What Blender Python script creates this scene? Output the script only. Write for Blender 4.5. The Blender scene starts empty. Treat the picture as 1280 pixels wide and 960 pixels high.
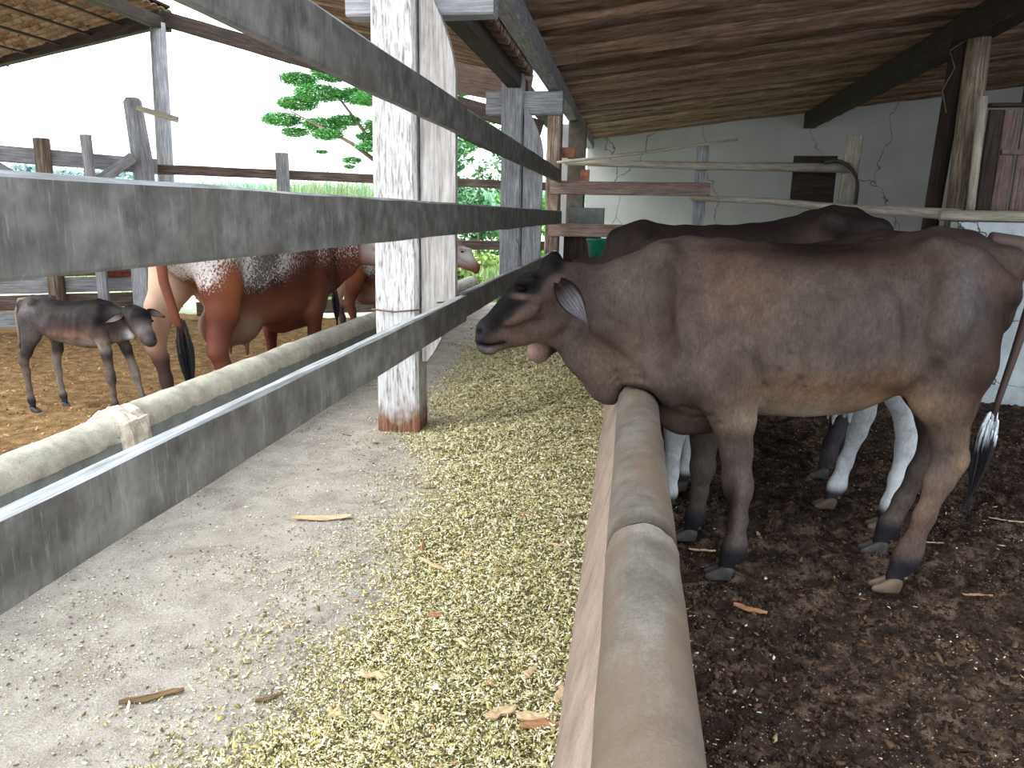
import bpy, math, random
import numpy as np
from mathutils import Vector, Matrix, noise as mnoise

random.seed(7)
RNG = np.random.RandomState(7)
SC = bpy.context.scene
COL = SC.collection

# ------------------------------------------------------------------ camera
cam_d = bpy.data.cameras.new('camera')
cam = bpy.data.objects.new('camera', cam_d)
COL.objects.link(cam)
SC.camera = cam
cam_d.sensor_width = 36.0
cam_d.lens = 950.0 / 1280.0 * 36.0
cam_d.clip_start = 0.05
cam_d.clip_end = 900
CAM_R = Vector((0.98816706, 0.15237263, 0.01756241)).normalized()
CAM_F = Vector((-0.14492196, 0.96502665, -0.21845179)).normalized()
CAM_U = CAM_R.cross(CAM_F).normalized()
_m = Matrix((CAM_R, CAM_U, -CAM_F)).transposed().to_4x4()
_m.translation = Vector((0, 0, 1.5))
cam.matrix_world = _m

# ------------------------------------------------------------------ light
world = bpy.data.worlds.new('overcast_sky')
SC.world = world
world.use_nodes = True
_bg = world.node_tree.nodes['Background']
_bg.inputs['Color'].default_value = (0.90, 0.96, 1.0, 1)
_bg.inputs['Strength'].default_value = 2.0
sun_d = bpy.data.lights.new('sun', 'SUN')
sun_d.energy = 1.6
sun_d.angle = math.radians(35)
sun_d.color = (1.0, 0.96, 0.88)
sun = bpy.data.objects.new('sun', sun_d)
COL.objects.link(sun)
sun.rotation_euler = Vector((0.75, 0.35, -0.75)).to_track_quat('-Z', 'Y').to_euler()
SC.view_settings.view_transform = 'Standard'
SC.view_settings.look = 'None'
SC.view_settings.gamma = 1
SC.view_settings.use_curve_mapping = False
SC.view_settings.exposure = 0.64


# ------------------------------------------------------------------ helpers
def lin(c):
    out = []
    for v in c[:3]:
        v = v / 255.0
        out.append(v / 12.92 if v <= 0.04045 else ((v + 0.055) / 1.055) ** 2.4)
    return tuple(out)


def lin4(c):
    return lin(c) + (1.0,)


class NT:
    """small wrapper to write node materials"""
    def __init__(self, name):
        self.m = bpy.data.materials.new(name)
        self.m.use_nodes = True
        self.t = self.m.node_tree
        self.b = self.t.nodes['Principled BSDF']
        self.b.inputs['Roughness'].default_value = 0.8
        self.b.inputs['Specular IOR Level'].default_value = 0.25

    def n(self, kind, **kw):
        nd = self.t.nodes.new(kind)
        for k, v in kw.items():
            setattr(nd, k, v)
        return nd

    def link(self, a, b):
        self.t.links.new(a, b)

    def put(self, sock, v):
        if hasattr(v, 'is_output') or isinstance(v, bpy.types.NodeSocket):
            self.link(v, sock)
        elif isinstance(v, (tuple, list)):
            sock.default_value = v if len(v) == len(sock.default_value) else tuple(v) + (1,)
        else:
            sock.default_value = v

    def obj(self):
        return self.n('ShaderNodeTexCoord').outputs['Object']

    def attr(self, name, out='Vector'):
        return self.n('ShaderNodeAttribute', attribute_name=name).outputs[out]

    def scale(self, vec, s):
        nd = self.n('ShaderNodeMapping')
        self.link(vec, nd.inputs['Vector'])
        nd.inputs['Scale'].default_value = s
        return nd.outputs['Vector']

    def noise(self, vec, scale, detail=4, rough=0.6, dist=0.0):
        nd = self.n('ShaderNodeTexNoise')
        self.link(vec, nd.inputs['Vector'])
        nd.inputs['Scale'].default_value = scale
        nd.inputs['Detail'].default_value = detail
        nd.inputs['Roughness'].default_value = rough
        nd.inputs['Distortion'].default_value = dist
        return nd.outputs['Fac']

    def vor(self, vec, scale, feature='F1', out='Distance'):
        nd = self.n('ShaderNodeTexVoronoi', feature=feature)
        self.link(vec, nd.inputs['Vector'])
        nd.inputs['Scale'].default_value = scale
        return nd.outputs[out]

    def ramp(self, fac, stops, interp='LINEAR'):
        nd = self.n('ShaderNodeValToRGB')
        self.link(fac, nd.inputs['Fac'])
        cr = nd.color_ramp
        cr.interpolation = interp
        while len(cr.elements) < len(stops):
            cr.elements.new(0.5)
        for e, (p, c) in zip(cr.elements, stops):
            e.position = p
            e.color = lin4(c) if isinstance(c, (tuple, list)) else (c, c, c, 1)
        return nd.outputs['Color']

    def mix(self, f, a, b, mode='MIX'):
        nd = self.n('ShaderNodeMix', data_type='RGBA', blend_type=mode)
        self.put(nd.inputs[0], f)
        self.put(nd.inputs[6], a)
        self.put(nd.inputs[7], b)
        return nd.outputs[2]

    def math(self, op, a, b=0.0):
        nd = self.n('ShaderNodeMath', operation=op)
        self.put(nd.inputs[0], a)
        self.put(nd.inputs[1], b)
        return nd.outputs[0]

    def sep(self, vec):
        nd = self.n('ShaderNodeSeparateXYZ')
        self.link(vec, nd.inputs[0])
        return nd.outputs

    def bump(self, h, strength=0.4, dist=0.01):
        nd = self.n('ShaderNodeBump')
        self.link(h, nd.inputs['Height'])
        nd.inputs['Strength'].default_value = strength
        nd.inputs['Distance'].default_value = dist
        self.link(nd.outputs[0], self.b.inputs['Normal'])

    def out(self, col, rough=0.8, spec=0.25):
        self.put(self.b.inputs['Base Color'], col)
        self.put(self.b.inputs['Roughness'], rough)
        self.b.inputs['Specular IOR Level'].default_value = spec
        return self.m


def wood(name, dark, mid, light, cross=0.0, rough=0.8, fine=1.0, stain=None, bump=0.5, vary=0.0):
    """weathered timber: g = (length along grain, across, around) in metres"""
    n = NT(name)
    g = n.attr('g')
    a = n.noise(n.scale(g, (4, 60, 60)), fine, 6, 0.65, 0.3)
    bl = n.noise(g, 5.0, 3)
    col = n.ramp(a, [(0.30, dark), (0.5, mid), (0.72, light)])
    col = n.mix(n.math('MULTIPLY', n.math('SUBTRACT', bl, 0.35), 1.3), col, lin4(dark))
    if cross:
        c = n.noise(n.scale(g, (70, 5, 5)), 1.0, 4, 0.7)
        c2 = n.ramp(c, [(0.42, 0.0), (0.62, 1.0)])
        col = n.mix(n.math('MULTIPLY', c2, cross), col, lin4(light))
    if stain:
        s = n.ramp(n.noise(g, 2.4, 4, 0.7), [(0.5, 0.0), (0.62, 1.0)])
        col = n.mix(n.math('MULTIPLY', s, 0.6), col, lin4(stain))
    if vary:
        oi = n.n('ShaderNodeObjectInfo').outputs['Random']
        col = n.mix(1.0, col, n.ramp(oi, [(0.0, 1.0 - vary), (1.0, 1.0)]), 'MULTIPLY')
    n.bump(a, bump, 0.006)
    return n.out(col, rough)


W_RAIL = wood('weathered_grey_plank', (72, 71, 68), (104, 104, 101), (142, 143, 140), cross=0.42, stain=(86, 80, 75), rough=0.7)

def _sawn(name, dark, mid, light, brown):
    n = NT(name)
    g = n.attr('g')
    st = n.noise(n.scale(g, (95, 9, 9)), 1.0, 5, 0.72, 0.2)
    bl = n.noise(g, 9.0, 5, 0.6)
    col = n.ramp(bl, [(0.34, dark), (0.5, mid), (0.68, light)])
    col = n.mix(n.math('MULTIPLY', n.ramp(st, [(0.56, 0.0), (0.74, 1.0)]), 0.55), col, lin4((168, 168, 164)))
    col = n.mix(n.math('MULTIPLY', n.ramp(st, [(0.30, 1.0), (0.44, 0.0)]), 0.45), col, lin4((52, 48, 46)))
    b2 = n.noise(g, 3.3, 3)
    col = n.mix(n.math('MULTIPLY', n.ramp(b2, [(0.5, 0.0), (0.68, 1.0)]), 0.45), col, lin4(brown))
    n.bump(st, 0.25, 0.003)
    return n.out(col, 0.62, 0.35)


W_RAIL = _sawn('sawn_grey_plank', (80, 79, 77), (104, 103, 101), (132, 132, 130), (94, 84, 77))
W_BROWN = wood('brown_grey_timber', (72, 60, 54), (110, 96, 88), (150, 138, 130), rough=0.85)
W_RAIL_TOP = wood('sun_bleached_plank', (120, 122, 124), (168, 172, 176), (206, 210, 214), rough=0.8)  # paler plank for the rail tops: sky light put into the colour
W_DARK = wood('dark_smoked_timber', (34, 28, 26), (56, 45, 40), (84, 68, 60), rough=0.75)
W_GREY = wood('silver_grey_timber', (108, 108, 112), (156, 157, 163), (200, 202, 208), rough=0.85)
W_OLD = wood('splintered_old_timber', (70, 55, 46), (140, 122, 108), (196, 182, 168), rough=0.9, fine=0.8, bump=1.0)
W_BRACE = wood('limewashed_plank', (128, 120, 116), (180, 176, 174), (212, 210, 210), cross=0.0, rough=0.8)
def _bark(name, dark, mid, light):
    n = NT(name)
    g = n.attr('g')
    a = n.noise(n.scale(g, (2.2, 14, 14)), 1.0, 6, 0.7, 0.6)
    k = n.noise(n.scale(g, (9, 9, 9)), 1.0, 5, 0.7)
    col = n.ramp(a, [(0.34, dark), (0.5, mid), (0.68, light)])
    col = n.mix(n.math('MULTIPLY', n.ramp(k, [(0.56, 0.0), (0.7, 1.0)]), 0.6), col, lin4(dark))
    oi = n.n('ShaderNodeObjectInfo').outputs['Random']
    col = n.mix(1.0, col, n.ramp(oi, [(0.0, 0.38), (1.0, 1.0)]), 'MULTIPLY')
    n.bump(n.math('ADD', a, n.math('MULTIPLY', k, 0.5)), 0.9, 0.02)
    return n.out(col, 0.6, 0.3)


W_POLE = _bark('brown_roof_pole', (112, 86, 70), (164, 132, 110), (204, 172, 148))
W_POLE2 = _bark('darker_roof_pole', (84, 60, 48), (140, 108, 88), (184, 152, 128))
W_RED = wood('reddish_plank', (104, 86, 80), (148, 126, 116), (182, 164, 154), cross=0.0, rough=0.8)
W_PALE = wood('pale_stripped_pole', (130, 122, 110), (178, 170, 156), (212, 206, 194), rough=0.8)
W_CHIP = wood('dry_husk', (158, 128, 96), (206, 182, 146), (234, 218, 188), rough=0.9, fine=1.5)
W_CHIP_D = wood('brown_bark', (70, 54, 38), (112, 90, 64), (150, 126, 96), rough=0.9, fine=1.5)
W_CHIP_O = wood('orange_husk', (136, 98, 70), (176, 130, 98), (208, 166, 132), rough=0.9, fine=1.5)


def _post_paint():
    n = NT('peeling_white_post')
    g = n.attr('g')
    a = n.noise(n.scale(g, (9, 75, 75)), 1.0, 6, 0.62, 0.4)
    base = n.ramp(a, [(0.30, (96, 84, 76)), (0.40, (164, 158, 154)), (0.50, (200, 200, 202)), (0.75, (222, 223, 227))])
    br = n.ramp(n.noise(n.scale(g, (6, 60, 60)), 1.0, 5), [(0.35, (88, 58, 44)), (0.6, (150, 108, 86))])
    s = n.sep(g)[0]
    edge = n.math('ADD', s, n.math('MULTIPLY', n.noise(g, 14, 3), 0.22))
    f = n.ramp(edge, [(0.20, 1.0), (0.34, 0.0)])
    n.bump(a, 0.9, 0.008)
    return n.out(n.mix(f, base, br), 0.85)


M_POST = _post_paint()


def _concrete(name, base, dark, green=None, scale=1.0):
    n = NT(name)
    v = n.obj()
    a = n.noise(v, 9 * scale, 6, 0.7)
    f = n.noise(v, 160 * scale, 3, 0.8)
    col = n.ramp(a, [(0.3, dark), (0.62, base)])
    col = n.mix(0.35, col, n.ramp(f, [(0.3, 0.1), (0.7, 0.75)]), 'OVERLAY')
    if green:
        s = n.ramp(n.noise(n.scale(v, (9, 1.6, 4)), 1.0, 5, 0.65), [(0.44, 0.0), (0.60, 1.0)])
        col = n.mix(n.math('MULTIPLY', s, 0.7), col, lin4(green))
    n.bump(f, 0.5, 0.004)
    return n.out(col, 0.75)


M_KERB = _concrete('worn_kerb_concrete', (124, 118, 111), (88, 83, 77), green=(108, 90, 76))
M_KERB_WALL = _concrete('dusty_pink_render', (170, 150, 138), (134, 118, 108))
M_KERB_L = _concrete('pale_rough_concrete', (206, 202, 188), (156, 152, 142))
M_KERB_FACE = _concrete('smooth_grey_render', (140, 144, 142), (112, 116, 114))
M_LIME = _concrete('whitewash_lump', (226, 220, 208), (160, 138, 120), scale=2)


def _wall():
    n = NT('stained_grey_plaster')
    v = n.obj()
    a = n.noise(v, 1.1, 5, 0.6)
    col = n.ramp(a, [(0.32, (170, 168, 168)), (0.66, (208, 205, 204))])
    z = n.sep(v)[2]
    white = n.ramp(n.math('ADD', n.math('MULTIPLY', z, 0.3), n.math('MULTIPLY', n.noise(v, 2, 3), 0.08)), [(0.40, (214, 218, 226)), (0.46, (180, 180, 186))])
    col = n.mix(0.55, col, white)
    # hairline cracks: edges of large distorted cells
    d = n.n('ShaderNodeVectorMath', operation='ADD')
    n.link(n.scale(v, (0.42, 1, 0.30)), d.inputs[0])
    nn = n.n('ShaderNodeTexNoise')
    n.link(v, nn.inputs['Vector'])
    nn.inputs['Scale'].default_value = 2.5
    sc = n.n('ShaderNodeVectorMath', operation='SCALE')
    n.link(nn.outputs['Color'], sc.inputs[0])
    sc.inputs['Scale'].default_value = 0.22
    n.link(sc.outputs[0], d.inputs[1])
    cr = n.vor(d.outputs[0], 1.3, 'DISTANCE_TO_EDGE')
    col = n.mix(n.ramp(cr, [(0.0015, 0.9), (0.0045, 0.0)]), col, lin4((48, 44, 42)))
    n.bump(a, 0.2, 0.02)
    return n.out(col, 0.9)


M_WALL = _wall()


def _limewall():
    n = NT('cracked_blue_limewash')
    v = n.obj()
    col = n.ramp(n.noise(v, 4, 5, 0.65), [(0.3, (150, 160, 166)), (0.7, (206, 214, 220))])
    d = n.n('ShaderNodeVectorMath', operation='ADD')
    n.link(v, d.inputs[0])
    nn = n.n('ShaderNodeTexNoise')
    n.link(v, nn.inputs['Vector'])
    nn.inputs['Scale'].default_value = 3.0
    nn.inputs['Detail'].default_value = 5.0
    sc = n.n('ShaderNodeVectorMath', operation='SCALE')
    n.link(nn.outputs['Color'], sc.inputs[0])
    sc.inputs['Scale'].default_value = 0.5
    n.link(sc.outputs[0], d.inputs[1])
    cr = n.vor(d.outputs[0], 2.0, 'DISTANCE_TO_EDGE')
    gate = n.ramp(n.noise(v, 1.7, 3), [(0.44, 0.0), (0.56, 1.0)])
    col = n.mix(n.math('MULTIPLY', n.ramp(cr, [(0.004, 1.0), (0.016, 0.0)]), gate), col, lin4((70, 66, 62)))
    return n.out(col, 0.9)


M_LIMEWALL = _limewall()


def _soil(name, stops, fine, lumps, speck=None, bump=1.0):
    n = NT(name)
    v = n.obj()
    a = n.noise(v, lumps, 8, 0.72, 0.4)
    f = n.noise(v, fine, 4, 0.8)
    col = n.ramp(a, stops)
    col = n.mix(0.5, col, n.ramp(f, [(0.32, 0.05), (0.7, 0.8)]), 'OVERLAY')
    if speck:
        s = n.vor(v, 75)
        s2 = n.noise(v, 6, 3)
        k = n.math('MULTIPLY', n.ramp(s, [(0.13, 1.0), (0.2, 0.0)]), n.ramp(s2, [(0.45, 0.0), (0.6, 1.0)]))
        col = n.mix(k, col, lin4(speck))
    n.bump(n.math('ADD', a, n.math('MULTIPLY', f, 0.3)), bump, 0.03)
    return n.out(col, 0.95, 0.15)


M_MANURE = _soil('trodden_dark_manure', [(0.34, (30, 25, 23)), (0.5, (74, 60, 52)), (0.64, (130, 110, 96))], 120, 9, speck=(196, 176, 140))
M_DIRT = _soil('golden_dry_dirt', [(0.30, (92, 70, 46)), (0.5, (150, 118, 80)), (0.7, (198, 164, 118))], 90, 11)
M_FLOOR = _soil('gritty_alley_concrete', [(0.30, (164, 152, 142)), (0.5, (194, 187, 178)), (0.72, (216, 210, 201))], 150, 5, bump=1.0)
M_FEEDBASE = _soil('silage_bed', [(0.30, (84, 80, 52)), (0.5, (136, 132, 92)), (0.7, (186, 180, 136))], 200, 40, bump=1.0)
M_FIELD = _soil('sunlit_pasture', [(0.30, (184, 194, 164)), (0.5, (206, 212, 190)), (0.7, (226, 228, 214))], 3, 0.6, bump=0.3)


def _attr_mat(name, rough=0.8, spec=0.2, fine=None, amt=0.5, trans=False, sheen=0.0):
    n = NT(name)
    c = n.attr('tint', 'Color')
    if fine:
        q = n.noise(n.scale(n.obj(), (13, 13, 9)), 1.0, 6, 0.75, 0.5)
        c = n.mix(1.0, c, n.ramp(q, [(0.3, 0.52), (0.7, 1.0)]), 'MULTIPLY')
        f = n.noise(n.scale(n.obj(), (fine, fine, fine * 0.35)), 1.0, 4, 0.7)
        c = n.mix(amt, c, n.ramp(f, [(0.3, 0.22), (0.7, 0.72)]), 'OVERLAY')
        n.bump(f, 0.25, 0.003)
    if sheen:
        n.b.inputs['Sheen Weight'].default_value = sheen
        n.b.inputs['Sheen Roughness'].default_value = 0.5
        n.b.inputs['Sheen Tint'].default_value = (0.8, 0.9, 1.0, 1)
    return n.out(c, rough, spec)


M_CHIPS = _attr_mat('chopped_silage', 0.85)
M_COAT = _attr_mat('short_cow_coat', 0.6, 0.09, fine=110, amt=0.5)
M_HAIR = _attr_mat('tail_hair', 0.6, 0.3)
M_LEAF = _attr_mat('green_leaves', 0.6, 0.3)
M_TILE = _soil('old_clay_tile', [(0.3, (96, 74, 60)), (0.5, (150, 120, 98)), (0.7, (190, 164, 140))], 60, 6, bump=0.4)


def _flat(name, c, rough=0.6, spec=0.3, var=12):
    n = NT(name)
    lo = tuple(max(0, v - var) for v in c)
    hi = tuple(min(255, v + var) for v in c)
    return n.out(n.ramp(n.noise(n.obj(), 18, 4), [(0.35, lo), (0.65, hi)]), rough, spec)


M_HOOF = _flat('horn_hoof', (96, 82, 68), 0.6)
M_HOOF_D = _flat('dark_hoof', (62, 58, 58), 0.6)
M_EYE = _flat('wet_dark_eye', (8, 6, 6), 0.45, 0.04, 1)
M_HOSE = _flat('black_hose', (62, 60, 60), 0.6)
M_BUCKET = _flat('green_plastic', (20, 110, 90), 0.4)
M_BRICK = _flat('orange_brick', (164, 112, 90), 0.9, 0.1, 20)
M_STEEL = _flat('rusty_iron', (96, 78, 66), 0.6, 0.5)
M_DOOR = wood('stained_door_board', (66, 52, 52), (112, 94, 90), (160, 142, 136), stain=(124, 92, 84), rough=0.7)
M_REDP = _flat('faded_red_paint', (116, 60, 50), 0.8, 0.1, 14)
M_BLUE = _flat('blue_tarp', (60, 110, 180), 0.5)
M_DECK = _flat('dark_roof_underlay', (52, 38, 32), 0.9, 0.1, 10)


def mesh_obj(name, V, Fc, mat, parent=None, loc=None, smooth=False, attrs=None, mats=None, midx=None):
    """V world coords (or local to parent); the mesh is stored relative to loc"""
    V = np.asarray(V, dtype=np.float64)
    L = np.zeros(3) if loc is None else np.array(loc, dtype=float)
    me = bpy.data.meshes.new(name)
    if isinstance(Fc, np.ndarray):
        Fc = Fc.astype(np.int32)
        k = Fc.shape[1]
        me.vertices.add(len(V))
        me.vertices.foreach_set('co', (V - L).astype(np.float32).ravel())
        me.loops.add(Fc.size)
        me.loops.foreach_set('vertex_index', Fc.ravel())
        me.polygons.add(len(Fc))
        me.polygons.foreach_set('loop_start', np.arange(0, Fc.size, k, dtype=np.int32))
        me.polygons.foreach_set('loop_total', np.full(len(Fc), k, dtype=np.int32))
        me.update(calc_edges=True)
    else:
        me.from_pydata([tuple(p) for p in (V - L)], [], [tuple(f) for f in Fc])
        me.update()
    me.validate()
    for an, (kind, arr) in (attrs or {}).items():
        arr = np.asarray(arr, dtype=np.float32)
        if kind == 'c':
            at = me.color_attributes.new(an, 'FLOAT_COLOR', 'POINT')
            if arr.shape[1] == 3:
                arr = np.hstack([arr, np.ones((len(arr), 1), np.float32)])
            at.data.foreach_set('color', arr.ravel())
        else:
            at = me.attributes.new(an, 'FLOAT_VECTOR', 'POINT')
            at.data.foreach_set('vector', arr.ravel())
    for m in (mats or [mat]):
        me.materials.append(m)
    if midx is not None:
        me.polygons.foreach_set('material_index', np.asarray(midx, dtype=np.int32))
    if smooth:
        me.polygons.foreach_set('use_smooth', np.ones(len(me.polygons), dtype=bool))
    o = bpy.data.objects.new(name, me)
    COL.objects.link(o)
    o.location = L
    if parent:
        o.parent = parent
    return o


def tag(o, label=None, cat=None, group=None, kind=None):
    if label: o['label'] = label
    if cat: o['category'] = cat
    if group: o['group'] = group
    if kind: o['kind'] = kind
    return o


def empty(name, loc, rz=0.0):
    o = bpy.data.objects.new(name, None)
    COL.objects.link(o)
    o.location = loc
    o.rotation_euler = (0, 0, rz)
    o.empty_display_size = 0.2
    return o


def sweep(path, ring_fn, closed_ends=True, up=(0, 0, 1)):
    """path: list of points; ring_fn(i, t) -> list of (a, b) in the (side, up) frame.
    returns V, F, G with G = grain coords"""
    P = [Vector(p) for p in path]
    V, F, G = [], [], []
    s = 0.0
    off = random.uniform(0, 50)
    nr = None
    for i, p in enumerate(P):
        if i: s += (p - P[i - 1]).length
        d = (P[min(i + 1, len(P) - 1)] - P[max(i - 1, 0)]).normalized()
        u0 = Vector(up)
        if abs(d.dot(u0)) > 0.95:
            u0 = Vector((0, 1, 0))
        side = d.cross(u0).normalized()
        uu = side.cross(d).normalized()
        R = ring_fn(i, i / max(1, len(P) - 1))
        nr = len(R)
        per = 0.0
        for k, (a, b) in enumerate(R):
            V.append(p + side * a + uu * b)
            if k: per += math.hypot(a - R[k - 1][0], b - R[k - 1][1])
            G.append((s, a + off, b + off * 0.7))
    for i in range(len(P) - 1):
        for k in range(nr):
            a = i * nr + k
            b = i * nr + (k + 1) % nr
            F.append((a, a + nr, b + nr, b))
    if closed_ends:
        F.append(tuple(range(nr)))
        F.append(tuple(reversed(range((len(P) - 1) * nr, len(P) * nr))))
    return [tuple(v) for v in V], F, G


def densify(A, B, seg):
    A, B = Vector(A), Vector(B)
    n = max(1, int((B - A).length / seg))
    return [A.lerp(B, i / n) for i in range(n + 1)]


def board(name, A, B, h, t, mat, parent=None, wob=0.003, seg=0.12, up=(0, 0, 1), ch=0.006, loc=None, top=None, ends=None):
    """plank from A to B; h = size along 'up', t = thickness; irregular worn edges"""
    path = densify(A, B, seg)
    sd = random.uniform(0, 100)
    ch = min(ch, h * 0.3, t * 0.3)
    n = len(path)

    def ring(i, tt):
        s = i * seg
        w = lambda k: mnoise.noise(Vector((s * 2.1, k * 7.3, sd))) * wob * 2
        hh, th = h / 2, t / 2
        if ends:
            hh *= ends(tt)
        a = [(-th, -hh + ch), (-th, hh - ch), (-th + ch, hh), (th - ch, hh), (th, hh - ch), (th, -hh + ch), (th - ch, -hh), (-th + ch, -hh)]
        return [(x + w(k) * 0.5, y + w(k + 20)) for k, (x, y) in enumerate(a)]
    V, F, G = sweep(path, ring, up=up)
    midx, mats = None, [mat]
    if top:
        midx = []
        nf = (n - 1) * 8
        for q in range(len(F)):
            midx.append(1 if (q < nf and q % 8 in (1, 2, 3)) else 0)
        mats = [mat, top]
    o = mesh_obj(name, V, F, mat, parent, loc if loc is not None else (tuple(A) if parent is None else None), attrs={'g': ('v', G)}, mats=mats, midx=midx)
    return o


def pole(name, path, radii, mat, parent=None, n=9, wob=0.12, loc=None, knots=True, smooth=True):
    sd = random.uniform(0, 100)
    L = len(path)
    if not isinstance(radii, (list, tuple)):
        radii = [radii] * L

    def ring(i, t):
        r = radii[i]
        out = []
        for k in range(n):
            a = -2 * math.pi * k / n
            q = 1 + wob * 2 * mnoise.noise(Vector((math.cos(a) * 1.3, math.sin(a) * 1.3, i * 0.45 + sd)))
            out.append((r * q * math.cos(a), r * q * math.sin(a)))
        return out
    V, F, G = sweep(path, ring)
    return mesh_obj(name, V, F, mat, parent, loc if loc is not None else (tuple(path[0]) if parent is None else None), smooth=smooth, attrs={'g': ('v', G)})


def struct(o):
    o['kind'] = 'structure'
    return o


def heightfield(name, x0, x1, y0, y1, res, fn, mat, skirt=None):
    nx, ny = max(2, int((x1 - x0) / res)), max(2, int((y1 - y0) / res))
    xs, ys = np.linspace(x0, x1, nx + 1), np.linspace(y0, y1, ny + 1)
    X, Y = np.meshgrid(xs, ys, indexing='ij')
    Z = fn(X, Y)
    V = np.stack([X, Y, Z], -1).reshape(-1, 3)
    i, j = np.meshgrid(np.arange(nx), np.arange(ny), indexing='ij')
    a = (i * (ny + 1) + j).ravel()
    F = np.stack([a, a + ny + 1, a + ny + 2, a + 1], 1)
    return mesh_obj(name, V, F, mat, smooth=True)


def _vn(X, Y, s, seed=0):
    """cheap smooth value noise on arrays, -1..1"""
    x, y = X * s + seed * 17.3, Y * s + seed * 9.7
    xi, yi = np.floor(x), np.floor(y)
    fx, fy = x - xi, y - yi
    fx, fy = fx * fx * (3 - 2 * fx), fy * fy * (3 - 2 * fy)

    def h(a, b):
        v = np.sin(a * 127.1 + b * 311.7 + seed * 74.7) * 43758.5453
        return (v - np.floor(v)) * 2 - 1
    return (h(xi, yi) * (1 - fx) + h(xi + 1, yi) * fx) * (1 - fy) + (h(xi, yi + 1) * (1 - fx) + h(xi + 1, yi + 1) * fx) * fy


def fbm(X, Y, s, seed=0, o=4):
    r, a = 0, 1.0
    for k in range(o):
        r = r + a * _vn(X, Y, s * 2 ** k, seed + k)
        a *= 0.5
    return r


# ================================================================ GROUND
KX = 0.066            # kerb centre line
KTOP = 0.805


def z_pen(X, Y):
    edge = np.clip((X - 0.16) / 0.3, 0, 1)
    return -0.012 + 0.022 * fbm(X, Y, 1.6, 1) * edge + 0.020 * fbm(X, Y, 8, 5) + 0.016 * fbm(X, Y, 22, 9, 2)


def z_yard(X, Y):
    return 0.09 + 0.02 * fbm(X, Y, 1.3, 21) + 0.012 * fbm(X, Y, 9, 25)


XB_Y = [0.6, 1.45, 2.27, 3.06, 4.0, 5.6, 7.0, 10.3]
XB_X = [-0.80, -0.86, -0.91, -0.95, -1.14, -1.40, -1.5, -1.5]


def z_feed(X, Y):
    xb = np.interp(Y, XB_Y, XB_X) + 0.10 * _vn(X * 0, Y, 2.1, 3) + 0.05 * _vn(X, Y, 5.0, 4)
    t = np.clip((X - xb) / (-0.10 - xb), -1, 1)
    s = np.where(t > 0, t * t * (3 - 2 * t), t * 0.0)
    s = s - np.where(t < -0.02, 0.0, 0.0)
    return 0.197 + 0.15 * s + 0.012 * fbm(X, Y, 6, 31) * (t > -0.2) + 0.006 * fbm(X, Y, 30, 35, 2)


def z_floor(X, Y):
    return 0.2 + 0.004 * fbm(X, Y, 1.2, 41) + 0.0015 * fbm(X, Y, 20, 45, 2)


struct(heightfield('floor', -2.16, -0.04, -0.6, 11.2, 0.03, z_floor, M_FLOOR))
struct(heightfield('pen_ground', 0.0, 9.5, -1.0, 16.0, 0.026, z_pen, M_MANURE))
struct(heightfield('yard_ground', -11.0, -2.16, -1.0, 9.6, 0.05, z_yard, M_DIRT))


def z_field(X, Y):
    r = np.hypot(X, Y)
    return 0.04 + np.clip(r - 25, 0, 1e9) * 0.014 + 0.03 * fbm(X, Y, 0.3, 61, 3)


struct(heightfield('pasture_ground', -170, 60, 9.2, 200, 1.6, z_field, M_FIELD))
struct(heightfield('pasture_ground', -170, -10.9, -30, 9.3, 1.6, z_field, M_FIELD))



def z_bed(X, Y):
    t = (z_feed(X, Y) - z_floor(X, Y))
    return z_feed(X, Y) - 0.014 * np.clip(1.4 - t * 40, 0, 1)


def z_top(X, Y):
    return np.maximum(z_feed(X, Y), z_floor(X, Y))


feed = heightfield('silage_bed', -1.62, -0.045, 0.5, 10.3, 0.02, z_bed, M_FEEDBASE)
tag(feed, 'chopped yellow-green silage heaped along the concrete kerb', 'feed', kind='stuff')


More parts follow.
